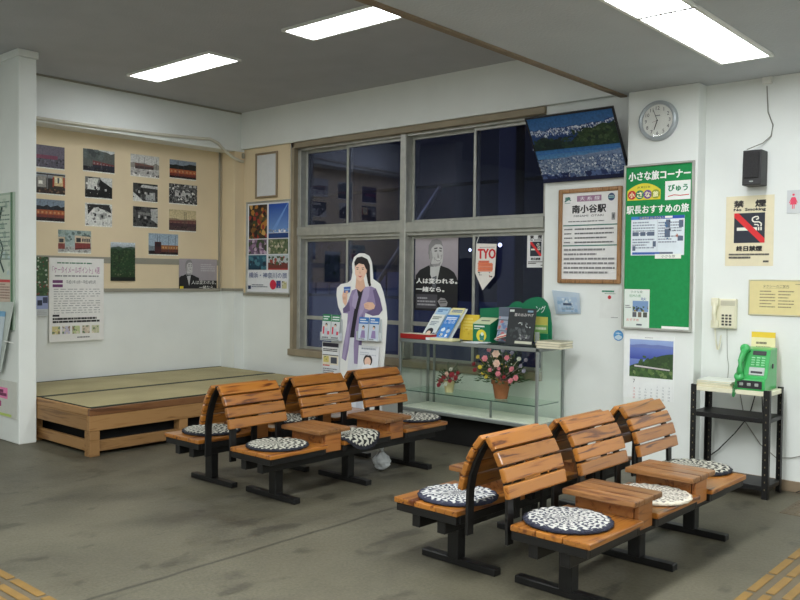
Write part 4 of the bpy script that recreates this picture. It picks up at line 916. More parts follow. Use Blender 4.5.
def man(s, x0, y0, x1, y1, lean=.0):
    """monochrome head-and-shoulders of an older man in a dark jacket"""
    def p(u, v):
        if v > .5: u = .50+(u-.50)*(1-.22*min(1, (v-.5)/.1))
        return (x0+(x1-x0)*u, y0+(y1-y0)*v)
    def pl_(pts, c): s.poly([p(*q) for q in pts], c)
    pl_([(.0, 0), (1, 0), (1, .30), (.93, .40), (.80, .47), (.62, .52), (.45, .54), (.30, .52), (.10, .44), (0, .34)], (26, 26, 28))
    pl_([(.36, .50), (.62, .54), (.55, .30), (.44, .22), (.36, .36)], (200, 200, 198))
    pl_([(.40, .30), (.52, .34), (.50, .10), (.42, .10)], (96, 98, 104))
    pl_([(.34, .50), (.60, .50), (.64, .62), (.36, .66)], (126, 124, 124))
    pl_([(.28, .72), (.30, .86), (.38, .95), (.52, .97), (.66, .93), (.71, .82), (.72, .70), (.69, .58), (.60, .50), (.48, .49), (.37, .55)], (196, 194, 192))
    pl_([(.25, .72), (.26, .88), (.36, .98), (.52, 1.0), (.66, .96), (.71, .86), (.62, .90), (.48, .90), (.36, .84), (.32, .74)], (138, 136, 136))
    pl_([(.27, .74), (.31, .74), (.32, .64), (.28, .64)], (136, 134, 132))
    for (a, b) in (((.45, .78), (.53, .785)), ((.60, .785), (.67, .78)), ((.44, .825), (.54, .835)), ((.60, .835), (.68, .825))): s.line(p(*a), p(*b), .014*(x1-x0)*1.6, (70, 68, 68), False)
    s.lay += 1
    pl_([(.55, .76), (.60, .66), (.54, .66)], (140, 138, 136)); pl_([(.36, .55), (.48, .50), (.60, .52), (.66, .60), (.58, .56), (.46, .55)], (150, 148, 148)); pl_([(.47, .635), (.54, .60), (.62, .605), (.67, .65), (.60, .625), (.53, .622)], (90, 86, 86)); pl_([(.50, .628), (.54, .612), (.62, .615), (.65, .64), (.60, .627), (.54, .625)], (226, 224, 222)); pl_([(.30, .78), (.36, .80), (.40, .66), (.36, .56), (.31, .64)], (160, 158, 156)); pl_([(.42, .68), (.48, .66), (.46, .60)], (166, 164, 162)); pl_([(.64, .70), (.70, .72), (.68, .63)], (166, 164, 162))
s = sheet_x(179, 258.5, 216.5, 290.5, XL+.019, (150, 142, 148), .002)
s.grad(0, 0, 1, 1, (150, 146, 150), (168, 160, 166)); man(s, .0, .0, .52, .98)
s.rect(0, 0, 1, .32, (24, 24, 26)); s.poly([(0, .0), (.52, .0), (.52, .4), (.3, .5), (.05, .46), (0, .40)], (26, 26, 28)); s.poly([(.2, .45), (.3, .48), (.26, .15)], (190, 190, 190))
s.rows(.56, .6, .95, .86, 4, (190, 186, 190), 3).text('人は変われる。', .32, .20, .98, .32, (235, 235, 230)).text('一緒なら。', .52, .04, .95, .16, (235, 235, 230)).rect(.02, .02, .11, .14, (222, 200, 40))
tag(s.done('poster', M['paper']), 'small monochrome poster of an older man at the right end of the grey strip', 'poster')

# large white text poster on the left
s = sheet_x(49, 257.5, 103.5, 339.5, XL+.026, (232, 230, 226), .003)
s.text('「ケータイメールポイント」4選', .06, .815, .92, .90, (168, 96, 146)).rows(.14, .925, .86, .955, 1, (70, 120, 90), 1).rows(.1, .77, .9, .80, 1, (120, 120, 120), 2)
s.rect(.06, .70, .24, .735, (112, 62, 108)).text('平成17年10月〜平成18年3月', .30, .69, .84, .735, (60, 60, 60)).rect(.06, .65, .24, .685, (112, 62, 108))
s.rows(.08, .33, .93, .64, 11, (160, 158, 158), 5, .3, .25).rect(.06, .30, .18, .325, (40, 40, 44)).rows(.06, .22, .92, .29, 2, (40, 40, 40), 8, .7, .05)
for k in range(5):
    u = .05+k*.18; s.rect(u, .09, u+.14, .185, ((208, 196, 140), (196, 190, 206), (190, 200, 150), (206, 190, 170), (196, 196, 160))[k]); s.blobs(u, .09, u+.14, .185, 9, [(140, 120, 90), (220, 210, 190), (110, 130, 100)], .03, k)
s.rows(.5, .03, .92, .06, 1, (120, 120, 120), 4)
tag(s.done('poster', M['paper']), 'large white text poster with a purple heading on the left wall', 'poster')
s = sheet_x(36, 256.5, 48, 316, XL+.025, (196, 200, 200), .002)
s.rect(0, .34, 1, 1, (58, 84, 54)).blobs(0, .36, 1, 1, 60, [(40, 66, 44), (96, 120, 84), (120, 60, 56), (170, 176, 160)], .13, 3).rect(0, .12, 1, .34, (150, 160, 196)).rect(.1, .18, .5, .27, (50, 56, 74)).rect(.55, .22, .95, .32, (60, 66, 90)).rows(.1, .02, .9, .1, 3, (170, 172, 172), 3)
tag(s.done('poster', M['paper']), 'narrow green and blue poster partly hidden by the white partition', 'poster')

# white empty frame and framed travel poster on the window wall
def framed(name, l, t, r, b, Y, fw, fd, fm, label, cat, draw, paper=(236, 236, 232), bev=.004):
    a, c = at_y(l, t, Y), at_y(r, b, Y); o = empty(name, ((a.x+c.x)/2, Y, c.z), label, cat)
    x0, x1, z0, z1 = a.x, c.x, c.z, a.z
    MB().box((x0, Y-fd, z0), (x0+fw, Y-.001, z1), bev).box((x1-fw, Y-fd, z0), (x1, Y-.001, z1), bev).box((x0+fw, Y-fd, z0), (x1-fw, Y-.001, z0+fw), bev).box((x0+fw, Y-fd, z1-fw), (x1-fw, Y-.001, z1), bev).build('frame', fm, o)
    p = Print((x0+fw, Y-.002, z0+fw), (x1-x0-2*fw, 0, 0), (0, 0, z1-z0-2*fw), paper, .006); draw(p); p.done('print', M['paper'], o); return o
framed('picture_frame', 256.5, 154, 278, 197, YB-.012, .022, .022, mat('brass_frame', (150, 132, 106), .45, .3), 'empty white sheet in a tan frame above the travel poster', 'frame', lambda p: p.rect(0, 0, 1, 1, (214, 216, 216)))
def travel(p):
    p.rect(0, 0, 1, 1, (224, 226, 230))
    p.rect(.03, .60, .47, .98, (58, 44, 30)).blobs(.03, .60, .47, .98, 60, [(30, 22, 18), (120, 84, 40), (176, 120, 50), (200, 160, 90), (60, 70, 40), (150, 50, 40)], .07, 4)
    p.grad(.51, .60, .97, .98, (120, 160, 214), (22, 70, 160)).poly([(.6, .7), (.95, .98), (.97, .98), (.66, .68)], (110, 150, 210)).blobs(.51, .655, .97, .70, 30, [(230, 230, 236), (180, 190, 206), (120, 130, 150)], .03, 6).rect(.51, .60, .97, .655, (24, 60, 120)).rect(.51, .655, .97, .662, (200, 206, 216))
    p.rect(.03, .425, .47, .59, (110, 88, 116)).blobs(.03, .425, .47, .59, 46, [(70, 60, 70), (150, 120, 150), (60, 74, 50), (190, 170, 190)], .05, 8)
    p.rect(.51, .425, .97, .59, (90, 104, 74)).blobs(.51, .425, .97, .59, 50, [(60, 80, 50), (150, 150, 120), (190, 180, 160), (110, 120, 84)], .04, 9)
    p.grad(.03, .25, .47, .415, (16, 50, 74), (40, 96, 118)).blobs(.03, .25, .47, .40, 26, [(20, 60, 84), (70, 120, 136), (24, 40, 60)], .05, 10)
    p.rect(.51, .25, .97, .415, (180, 192, 196)).rect(.51, .25, .97, .33, (110, 52, 46)).blobs(.51, .30, .97, .40, 34, [(70, 90, 60), (50, 60, 44), (150, 70, 60), (190, 190, 190)], .04, 11).rect(.51, .25, .97, .262, (190, 60, 56))
    p.text('横浜・神奈川の旅', .05, .155, .95, .22, (64, 84, 140)).disc(.63, .085, .075, (206, 40, 70)).rows(.12, .05, .5, .09, 2, (120, 126, 140), 3).rect(.71, .05, .81, .13, (60, 70, 130)).rect(.84, .045, .95, .125, (200, 196, 150)).blobs(.71, .045, .95, .13, 12, [(150, 60, 60), (220, 220, 220), (40, 50, 80)], .02, 13).rect(.03, .03, .1, .07, (30, 50, 90))
framed('framed_poster', 247.5, 202.5, 291, 294.5, YB-.012, .018, .024, M['alu'], 'framed travel poster with six scenic photographs and blue lettering below', 'framed poster', travel)

# mountain panorama leaning out from the wall
a0, a1 = at_y(545, 181, YB), at_y(625, 178.5, YB); T0 = at_x(525, 116, a0.x)
zlo, zhi, dep = (a0.z+a1.z)/2, T0.z-.015, YB-.055-T0.y
x0, x1 = a0.x, -2.968; yb, yt = YB-.005, T0.y
pn = empty('framed_panorama', ((x0+x1)/2, YB-.01, zlo), 'dark framed panorama of snowy mountains above a blue lake, leaning from the wall', 'framed picture')
Up = Vector((0, yt-yb, zhi-zlo)); nU = Vector((1, 0, 0)).cross(Up).normalized()
fm = mat('black_frame', (24, 24, 28), .4); fw = .014; upn = Up.normalized()
def pbar(xa, xb, va, vb): 
    c = Vector(((xa+xb)/2, yb, zlo)) + Up*((va+vb)/2) + nU*.004; return c, (xb-xa, 0, 0), Up*(vb-va), nU*.022
fv = fw/Up.length; m_ = MB()
for q in ((x0, x1, 0, fv), (x0, x1, 1-fv, 1), (x0, x0+fw, fv, 1-fv), (x1-fw, x1, fv, 1-fv)): m_.obox(*pbar(*q), .003)
m_.obox(*pbar(x0+fw, x1-fw, fv, 1-fv)[:3], nU*.006) 
m_.build('frame', fm, pn)
p = Print(Vector((x0+fw, yb, zlo)) + Up*fv + nU*.008, (x1-x0-2*fw, 0, 0), Up*(1-2*fv), None, .001)
p.grad(0, .5, 1, 1, (74, 112, 158), (40, 88, 140))
R = random.Random(2); hs_ = [.80 + .018*math.sin(k*.7) + R.uniform(-.016, .02) + .05*k/40 for k in range(41)]
p.ridge(0, 1, .5, hs_, (34, 62, 112))
for k in range(420):
    u = R.random(); hh = hs_[int(u*40)]; w_ = R.uniform(.003, .011); dz = R.uniform(.01, .05); q = R.random()**2*.09
    p.poly([(u-w_, hh-q-.01), (u+w_*.6, hh-q-.004), (u+w_*R.uniform(-1, 1.6), hh-q-dz)], R.choice([(200, 208, 220), (164, 178, 204), (120, 140, 184), (220, 224, 230)]), False); p.lay += .1
p.ridge(0, 1, .5, [.66+R.uniform(-.03, .03) for _ in range(16)], (34, 62, 112))
p.ridge(0, .48, .48, [.60, .66, .70, .69, .64, .66, .62, .58, .57], (26, 44, 44)).ridge(.42, 1, .48, [.56, .62, .68, .74, .78, .76, .80, .82, .80, .84], (36, 58, 42))
p.blobs(0, .5, .5, .68, 70, [(26, 46, 46), (40, 62, 48), (20, 36, 40)], .03, 3).blobs(.5, .5, 1, .78, 110, [(36, 58, 44), (48, 70, 48), (26, 44, 42), (60, 80, 56)], .03, 5)
p.grad(0, .36, 1, .5, (84, 132, 176), (44, 96, 150)).rect(0, .44, 1, .455, (50, 100, 164))
p.ridge(0, 1, 0, [.34+.08*k/14+R.uniform(-.01, .012) for k in range(15)], (112, 130, 160))
p.blobs(0, .02, 1, .36, 900, [(190, 200, 214), (150, 166, 190), (84, 106, 146), (52, 72, 116), (214, 220, 228), (116, 136, 170)], .016, 7, 5).blobs(0, 0, 1, .14, 60, [(30, 44, 84), (44, 60, 104), (84, 104, 146)], .05, 8)
p.rect(0, 0, 1, .06, (28, 36, 66))
p.done('print', M['photo'], pn)

# station name notice in a rounded wooden frame
a, c = at_y(560, 190, YB), at_y(621.5, 284, YB); x0, x1, z0, z1 = a.x, c.x, c.z, a.z
st = empty('station_notice', ((x0+x1)/2, YB, z0), 'station name notice in a brown wooden frame beside the window', 'notice')
fw = .035; MB().box((x0, YB-.028, z0), (x0+fw, YB-.001, z1), .012, seg=2).box((x1-fw, YB-.028, z0), (x1, YB-.001, z1), .012, seg=2).box((x0+fw*.5, YB-.026, z0), (x1-fw*.5, YB-.001, z0+fw), .011, seg=2).box((x0+fw*.5, YB-.026, z1-fw), (x1-fw*.5, YB-.001, z1), .011, seg=2).build('frame', M['brown_frame'], st)
p = Print((x0+fw*.8, YB-.003, z0+fw*.8), (x1-x0-1.6*fw, 0, 0), (0, 0, z1-z0-1.6*fw), (232, 230, 228), .007)
p.text('JR', .05, .895, .16, .945, (26, 110, 96), .008).rect(.05, .875, .15, .882, (120, 160, 150)).rect(.27, .89, .70, .955, (160, 122, 148))
for k, ch in enumerate('大糸線'): p.text(ch, .32+.13*k, .90, .41+.13*k, .945, (240, 236, 240))
p.disc(.87, .925, .06, (62, 80, 116)).rect(.82, .915, .92, .925, (150, 200, 190)).rect(.83, .935, .91, .942, (190, 210, 210))
p.text('南小谷駅', .19, .76, .78, .85, (40, 38, 40), .006).text('MINAMI  OTARI', .22, .715, .74, .738, (60, 60, 62)).rows(.12, .655, .84, .675, 1, (110, 110, 112), 1).rect(.88, .67, .94, .75, (150, 150, 150)).rect(.895, .69, .925, .73, (90, 90, 92))
p.rect(.03, .615, .98, .627, (40, 112, 96)).rect(.03, .385, .98, .397, (40, 112, 96))
for k in range(4): p.rows(.05, .565-k*.05, .2, .59-k*.05, 1, (110, 110, 112), k, .6).rows(.24, .565-k*.05, .92-.12*(k == 2), .59-k*.05, 1, (110, 110, 112), k+9, .65, .06)
p.rows(.05, .06, .95, .37, 6, (134, 132, 134), 21, .42, .07)
p.done('print', M['paper'], st)
# leaflet pocket and small notice below
a, c = at_y(555, 290, YB), at_y(581, 315, YB)
pk = empty('leaflet_pocket', ((a.x+c.x)/2, YB, c.z), 'clear leaflet pocket with pale blue sheets on the wall right of the green arched sign', 'leaflet pocket')
MB().prism([(a.x+.02, YB-.012, c.z), (c.x, YB-.012, c.z+.01), (c.x+.005, YB-.05, a.z-.02), (a.x, YB-.05, a.z)], (0, .009, 0), 0, .002).build('pocket', mat('pocket_blue', (196, 210, 224), .25), pk)
p = Print((a.x+.045, YB-.0215, c.z+.02), (c.x-a.x-.06, 0, 0), (0, -.027, a.z-c.z-.075), (178, 198, 220), .001)
p.blobs(0, 0, 1, 1, 24, [(150, 178, 206), (214, 224, 232), (190, 206, 222)], .12, 5).rect(.3, .45, .72, .6, (70, 84, 110)).rows(.2, .15, .8, .3, 2, (120, 130, 150), 2); p.done('sheet', M['paper'], pk)
s = sheet_y(600, 288, 619, 319, YB, (226, 228, 224), .001); s.rows(.1, .86, .95, .93, 1, (60, 130, 100), 3, .8, .03).rows(.25, .80, .8, .84, 1, (90, 140, 110), 2).disc(.5, .70, .09, (196, 50, 60)).rows(.6, .02, .95, .06, 1, (130, 130, 130), 5)
tag(s.done('notice'), 'small white notice with a red dot and green heading below the station notice', 'notice')
s = Print((0, 0, 0), (1, 0, 0), (0, 0, 1), None); c = at_y(618.5, 335.5, YB); r_ = .042
s = Print((c.x-r_, YB, c.z-r_), (2*r_, 0, 0), (0, 0, 2*r_), None, .0015)
s.disc(.5, .5, .5, (70, 140, 200), n=28).disc(.5, .5, .44, (90, 160, 216), n=28).poly([(.1, .35), (.5, .6), (.9, .4), (.8, .2), (.5, .08), (.2, .2)], (206, 226, 238)).poly([(.15, .7), (.5, .78), (.8, .66), (.5, .66)], (220, 234, 242))
tag(s.done('sticker'), 'round blue and white sticker beside the lower corner of the green board', 'sticker')

# green notice board on the pillar
x0, x1, z0, z1 = -2.952, -2.405, 1.075, 2.322
gb = empty('notice_board', ((x0+x1)/2, YP, z0), 'tall green notice board with white Japanese headings on the pillar', 'notice board')
fw = .016; MB().box((x0, YP-.025, z0), (x0+fw, YP-.001, z1), .003).box((x1-fw, YP-.025, z0), (x1, YP-.001, z1), .003).box((x0+fw, YP-.025, z0), (x1-fw, YP-.001, z0+fw), .003).box((x0+fw, YP-.025, z1-fw), (x1-fw, YP-.001, z1), .003).build('frame', M['alu'], gb)
MB().box((x0+fw, YP-.012, z0+fw), (x1-fw, YP-.001, z1-fw)).build('felt', mat('green_felt', (26, 138, 74), .9, var=.08, scale=40), gb)
p = Print((x0+fw, YP-.012, z0+fw), (x1-x0-2*fw, 0, 0), (0, 0, z1-z0-2*fw), None, .001)
WH = (240, 242, 238)
def bv(px, py): return (at_y(px, py, YP-.013).z - z0-fw)/(z1-z0-2*fw)
def bu(px): return (at_y(px, 200, YP-.013).x - x0-fw)/(x1-x0-2*fw)
p.text('小さな旅コーナー', bu(628.5), bv(659.5, 179.2), bu(690), bv(659.5, 170.3), WH, .006)
p.text('駅長おすすめの旅', bu(627), bv(658, 213), bu(689), bv(658, 204.6), WH, .004)
p.rect(bu(665), bv(677, 199.5), bu(690.5), bv(677, 180.5), (236, 240, 236))
p.text('びゅう', bu(668.2), bv(677, 191), bu(687.5), bv(677, 184.3), (30, 130, 84), .005)
a_ = bv(677, 195); p.stroke([(bu(668), a_-.006), (bu(674), a_+.002), (bu(680), a_-.003), (bu(689), a_)], .012, (206, 70, 70))
e0, e1, ea, eb = bu(627.5), bu(660.5), bv(644, 200), bv(644, 190.5); et = bv(644, 183.3)
p.rect(e0, ea, e1, eb, (226, 214, 62)).poly([(e0+(e1-e0)*t, eb+(et-eb)*math.sin(PI*t)**.8) for t in [k/12 for k in range(13)]], (226, 214, 62)).text('JR東日本', e0+(e1-e0)*.3, bv(644, 188.6), e0+(e1-e0)*.7, bv(644, 186), (60, 90, 50))
for k, (ch, cl) in enumerate((('小', (196, 50, 50)), ('さ', (44, 130, 90)), ('な', (120, 80, 150)), ('旅', (150, 160, 40)))):
    u = e0+(e1-e0)*(.14+.24*k); v = (ea+eb)/2+.004; p.disc(u, v, .066, cl); p.text(ch, u-.04, v-.017, u+.04, v+.017, (240, 236, 190), .004)
p.done('lettering', M['paper'], gb)
def on_board(l, t, r, b, paper, label, cat, name, fn, off=.0145):
    s = sheet_y(l, t, r, b, YP-off, paper, .0015); fn(s); return tag(s.done(name), label, cat)
def flyer(s):
    s.rect(0, .92, 1, 1, (50, 84, 170)).rect(0, .92, .14, 1, (60, 130, 200)).text('小谷歩きコレクション', .16, .93, .62, .99, (240, 236, 120)).rect(.64, .94, .78, .99, (236, 236, 232))
    s.rows(.03, .52, .45, .88, 5, (150, 158, 170), 3, .5).rows(.03, .16, .45, .44, 4, (140, 146, 160), 5, .5).rows(.52, .3, .95, .86, 8, (150, 156, 168), 6, .5)
    for q in ((.03, .5, .15, .6), (.18, .5, .28, .6), (.31, .5, .45, .6), (.66, .7, .74, .9), (.90, .7, .98, .88), (.64, .45, .74, .66), (.88, .36, .98, .48), (.03, .12, .09, .24), (.42, .22, .48, .36)): s.rect(*q, (92, 104, 126), False)
    s.lay += 1; s.blobs(.64, .4, .98, .9, 10, [(70, 110, 150), (180, 120, 110), (60, 60, 70)], .03, 2); s.rect(.03, .02, .55, .08, (60, 96, 176)).rect(.55, .02, .8, .08, (90, 100, 120)).rect(.5, .1, .51, .9, (200, 204, 210))
on_board(631.5, 217, 684, 255, (222, 230, 236), 'white and blue event flyer pinned in the middle of the green board', 'flyer', 'flyer', flyer)
on_board(655, 254, 681, 258.5, (232, 236, 226), 'small white name strip below the flyer on the green board', 'label strip', 'name_strip', lambda s: s.text('小さな旅', .25, .2, .78, .8, (70, 70, 70)), .0165)
def tripleaf(s):
    s.rect(0, 0, 1, 1, (220, 228, 220)).text('小さな旅', .25, .90, .72, .965, (50, 110, 70)).text('信州の旅', .2, .79, .66, .87, (70, 150, 90)).text('秋', .66, .71, .88, .79, (60, 90, 160)).rect(.34, .42, .96, .70, (120, 150, 190)).blobs(.34, .42, .96, .56, 22, [(70, 90, 60), (150, 130, 70), (50, 60, 80)], .06, 2)
    s.rect(.34, .28, .5, .41, (90, 90, 96)).rect(.56, .28, .7, .41, (110, 96, 84)).rect(.76, .28, .92, .41, (80, 84, 76)).rows(.05, .5, .28, .6, 2, (120, 120, 120), 3).text('おすすめ', .1, .17, .6, .24, (210, 90, 60)).rows(.5, .06, .9, .11, 1, (70, 80, 90), 4, .8, .03)
on_board(624.6, 289, 649, 328.5, (220, 228, 220), 'pale green travel leaflet in the lower left corner of the green board', 'leaflet', 'leaflet', tripleaf)
on_board(661.5, 326, 690.5, 330, (236, 238, 234), 'blank white strip along the bottom edge of the green board', 'label strip', 'blank_strip', lambda s: None)
# calendar
s = sheet_y(624.5, 334, 673.5, 402, YP, (232, 234, 232), .003)
s.rows(.42, .955, .6, .97, 1, (150, 150, 150), 1)
s.grad(.12, .34, .98, .93, (70, 90, 180), (150, 170, 214)).grad(.12, .62, .98, .84, (62, 78, 160), (110, 128, 196)).ridge(.12, .98, .80, [.83, .85, .86, .85, .86, .85, .84], (110, 124, 180)).ridge(.12, .98, .34, [.50, .54, .56, .60, .64, .67, .70, .72, .73], (50, 74, 40))
s.blobs(.3, .48, .98, .68, 40, [(40, 62, 36), (64, 90, 48), (56, 76, 44)], .05, 3).rect(.12, .34, .98, .49, (66, 96, 50)).blobs(.12, .35, .98, .49, 30, [(52, 80, 42), (88, 116, 60), (110, 130, 80)], .06, 5).poly([(.22, .50), (.92, .47), (.92, .49), (.22, .525)], (206, 200, 200)).poly([(.22, .49), (.92, .46), (.92, .47), (.22, .50)], (60, 60, 56))
s.text('7', .2, .24, .24, .30, (70, 70, 70))
for k in range(31):
    cx_, cy_ = (k+4) % 7, (k+4)//7; u, v = .20+cx_*.115, .19-cy_*.048
    s.text(str(k+1), u, v, u+.05, v+.026, (200, 80, 70) if cx_ == 0 else (130, 134, 140), 0, True)
tag(s.done('calendar'), 'wall calendar with a coastal train photograph below the green board', 'calendar')

# no smoking notices
def smoke(s, small=False):
    s.text('禁', .17, .84, .37, .935, (44, 40, 40), .012).text('煙', .62, .84, .83, .935, (44, 40, 40), .012).text('No  Smoking', .17, .775, .83, .825, (40, 40, 44), .006)
    s.rect(.18, .33, .82, .755, (40, 44, 56)).rect(.24, .505, .66, .55, (232, 230, 216)).rect(.68, .505, .71, .55, (232, 230, 216)).rect(.73, .505, .76, .55, (232, 230, 216))
    s.stroke([(.74, .56), (.75, .60), (.70, .625), (.60, .625), (.56, .645), (.565, .68), (.62, .70)], .028, (232, 230, 216)).stroke([(.69, .56), (.68, .585), (.60, .59), (.52, .61)][:3], .024, (232, 230, 216)).stroke([(.62, .70), (.68, .70), (.69, .67), (.64, .66)], .024, (232, 230, 216))
    s.poly([(.18, .755), (.27, .755), (.82, .39), (.82, .33), (.74, .33), (.18, .70)], (214, 44, 48))
    s.text('終日禁煙', .24, .215, .77, .285, (40, 38, 38), .008).rows(.08, .15, .92, .18, 1, (100, 96, 90), 2, .8, .03).rows(.08, .105, .92, .135, 1, (90, 86, 82), 4, .9, .03).rows(.8, .05, .93, .08, 1, (80, 76, 72), 1, .9, .02)
s = sheet_y(726.5, 197, 773, 266, YB, (226, 216, 184), .002); smoke(s); tag(s.done('no_smoking_notice'), 'cream no smoking notice on the white wall below the loudspeaker', 'notice')
s = sheet_y(527.5, 233.5, 544.5, 267.5, YB+.073, (222, 222, 222), .002); smoke(s); tag(s.done('no_smoking_notice'), 'small white no smoking notice on the window glass at its right edge', 'notice')
# toilet sign
s = sheet_y(787.5, 190.5, 805, 213, YB, (204, 207, 208), .006); cu = .36
s.disc(cu, .80, .07, (224, 72, 100)).poly([(cu-.09, .70), (cu+.09, .70), (cu+.19, .38), (cu-.19, .38)], (224, 72, 100)).rect(cu-.07, .2, cu-.02, .38, (224, 72, 100)).rect(cu+.02, .2, cu+.07, .38, (224, 72, 100)).line((cu-.09, .68), (cu-.22, .45), .05, (224, 72, 100)).line((cu+.09, .68), (cu+.22, .45), .05, (224, 72, 100))
tag(s.done('toilet_sign'), 'small white sign with a red woman symbol at the right edge', 'sign')
# yellowed notice
framed('yellowed_notice', 749, 279.5, 803, 317, YB, .010, .010, mat('pale_rim', (196, 190, 160), .4), 'yellowed notice sheet with rows of text right of the wall telephone', 'notice', lambda p: (p.rect(0, 0, 1, 1, (222, 208, 152)), p.text('タクシーのご案内', .26, .80, .76, .89, (96, 86, 70)), p.rect(.26, .785, .76, .79, (110, 100, 80)), p.rows(.2, .18, .5, .74, 6, (136, 124, 96), 3, .35), p.rows(.56, .18, .86, .74, 6, (136, 124, 96), 5, .35), p.rows(.88, .9, .98, .93, 1, (110, 100, 80), 6)), (222, 208, 152))

# window posters and pennant
s = sheet_y(415.5, 236.5, 457.5, 312, YB+.113, (30, 28, 36), .002)
s.rect(0, 0, 1, 1, (26, 25, 30)).grad(0, .42, 1, 1, (150, 142, 148), (178, 168, 174)); man(s, .02, .22, .98, .96)
s.rect(0, 0, 1, .22, (26, 25, 30)).poly([(0, .22), (.98, .22), (.98, .40), (.9, .5), (.02, .42)], (26, 26, 28)) if False else s.rect(0, 0, 1, .23, (26, 25, 30))
s.rect(.03, .03, .54, .22, (74, 72, 78)).rows(.07, .06, .5, .19, 3, (170, 168, 172), 4, .5)
s.poly([(.55, .13), (.62, .18), (.72, .17), (.78, .12), (.76, .07), (.62, .06)], (150, 146, 146)).line((.6, .14), (.74, .15), .02, (90, 88, 88)).line((.6, .11), (.75, .12), .02, (90, 88, 88))
s.text('人は変われる。', .04, .365, .99, .435, (240, 240, 236), .006).text('一緒なら。', .04, .255, .70, .32, (240, 240, 236), .006)
tag(s.done('poster'), 'large monochrome poster of a smiling older man on the window glass', 'poster')
a, c = at_y(475.5, 242.5, YB+.03), at_y(496.5, 290.5, YB+.03)
s = Print((a.x, YB+.03, c.z), (c.x-a.x, 0, 0), (0, 0, a.z-c.z), None, .001)
pts = [(.04, .98), (.98, .96), (.90, .30), (.36, .0), (0, .36)]
s.poly(pts, (228, 222, 214)); s._add([s.P(*q)+Vector((0, .003, 0)) for q in pts[::-1]], [lin((220, 214, 206))]*5)
s.text('TYO', .13, .66, .93, .86, (206, 40, 44), .022)
s.rows(.2, .88, .9, .91, 1, (150, 140, 140), 2).rows(.16, .42, .82, .62, 3, (216, 106, 76), 3, .95, .05).rows(.12, .38, .8, .58, 4, (230, 130, 90), 6, .6, .05).blobs(.12, .27, .3, .38, 5, [(50, 46, 46), (120, 110, 110)], .06, 2).blobs(.66, .27, .8, .38, 5, [(50, 46, 46), (160, 110, 100)], .06, 4).line((.05, .99), (.2, 1.16), .03, (200, 200, 196))
tag(s.done('pennant'), 'white pointed pennant with red TYO lettering hanging at the window', 'pennant')

# ------------------------------------------------------------------ notices on the partition at far left
YQ = 3.172
xl_ = at_y(-30, 250, YQ).x; tr_, br_ = at_y(15, 192, YQ), at_y(15, 330, YQ)
s = Print((xl_, YQ, br_.z), (tr_.x-xl_, 0, 0), (0, 0, tr_.z-br_.z), (170, 186, 170), .012)
s.rect(.02, .02, .98, .985, (196, 206, 192)).blobs(.02, .4, .94, .96, 60, [(176, 192, 176), (206, 212, 202), (184, 200, 200), (160, 178, 164)], .05, 3).stroke([(.5, .95), (.7, .82), (.66, .7), (.78, .6), (.72, .5), (.8, .42)], .03, (60, 80, 76)).stroke([(.76, .9), (.7, .8)], .04, (50, 70, 60)).rows(.62, .5, .92, .95, 14, (120, 140, 130), 5, .3).rect(.7, .2, .93, .36, (206, 186, 170)).rect(.7, .345, .93, .365, (196, 70, 70)).rows(.72, .22, .92, .34, 6, (150, 120, 110), 4).rect(.94, .0, .98, 1, (96, 130, 100))
tag(s.done('map_board'), 'green edged route map board on the white partition at the left edge', 'map board')
a, c = at_y(-14, 316, YQ-.06), at_y(13.5, 318, YQ-.06)
lr = empty('leaflet_rack', (a.x+.1, YQ-.05, 1.0), 'slanting rack of pale leaflets below the map board at the left edge', 'leaflet rack')
t0, t1 = at_y(-14, 302, YQ-.05), at_y(13, 302, YQ-.05); b0, b1 = at_y(-14, 372, YQ-.05), at_y(0, 372, YQ-.05)
MB().prism([b0, b1, t1, t0], (0, .012, 0), 0, .002).build('back_board', mat('rack_pale', (190, 198, 192), .5), lr)
p = Print(b0+Vector((0, -.004, .02)), (b1.x-b0.x-.02, 0, 0), (t0-b0)*.92+Vector((0, 0, 0)), None, .001)
p.poly([(.3, 0), (1, 0), (1.55, .93), (.5, .93)], (196, 208, 216)).poly([(.9, .85), (1.5, .85), (1.55, .93), (.9, .93)], (120, 170, 206)).rows(.7, .1, 1.0, .5, 5, (150, 160, 170), 3)
p.done('leaflet', M['paper'], lr)
MB().tube([at_y(4, 341, YQ-.06), at_y(13.5, 343.5, YQ-.06)], .004, 6).build('peg', M['white_pl'], lr)
tr_, br_ = at_y(17, 382.5, YQ), at_y(17, 420, YQ)
s = Print((xl_, YQ, br_.z), (tr_.x-xl_, 0, 0), (0, 0, tr_.z-br_.z), (206, 206, 198), .004)
s.rect(.5, .5, .82, .8, (232, 130, 176)).rows(.54, .56, .8, .74, 2, (110, 40, 80), 3, .9, .03).rect(.5, .27, .69, .42, (176, 60, 116)).rect(.5, .03, .9, .1, (190, 210, 110))
tag(s.done('notice'), 'white notice sheet with pink squares low on the white partition', 'notice')

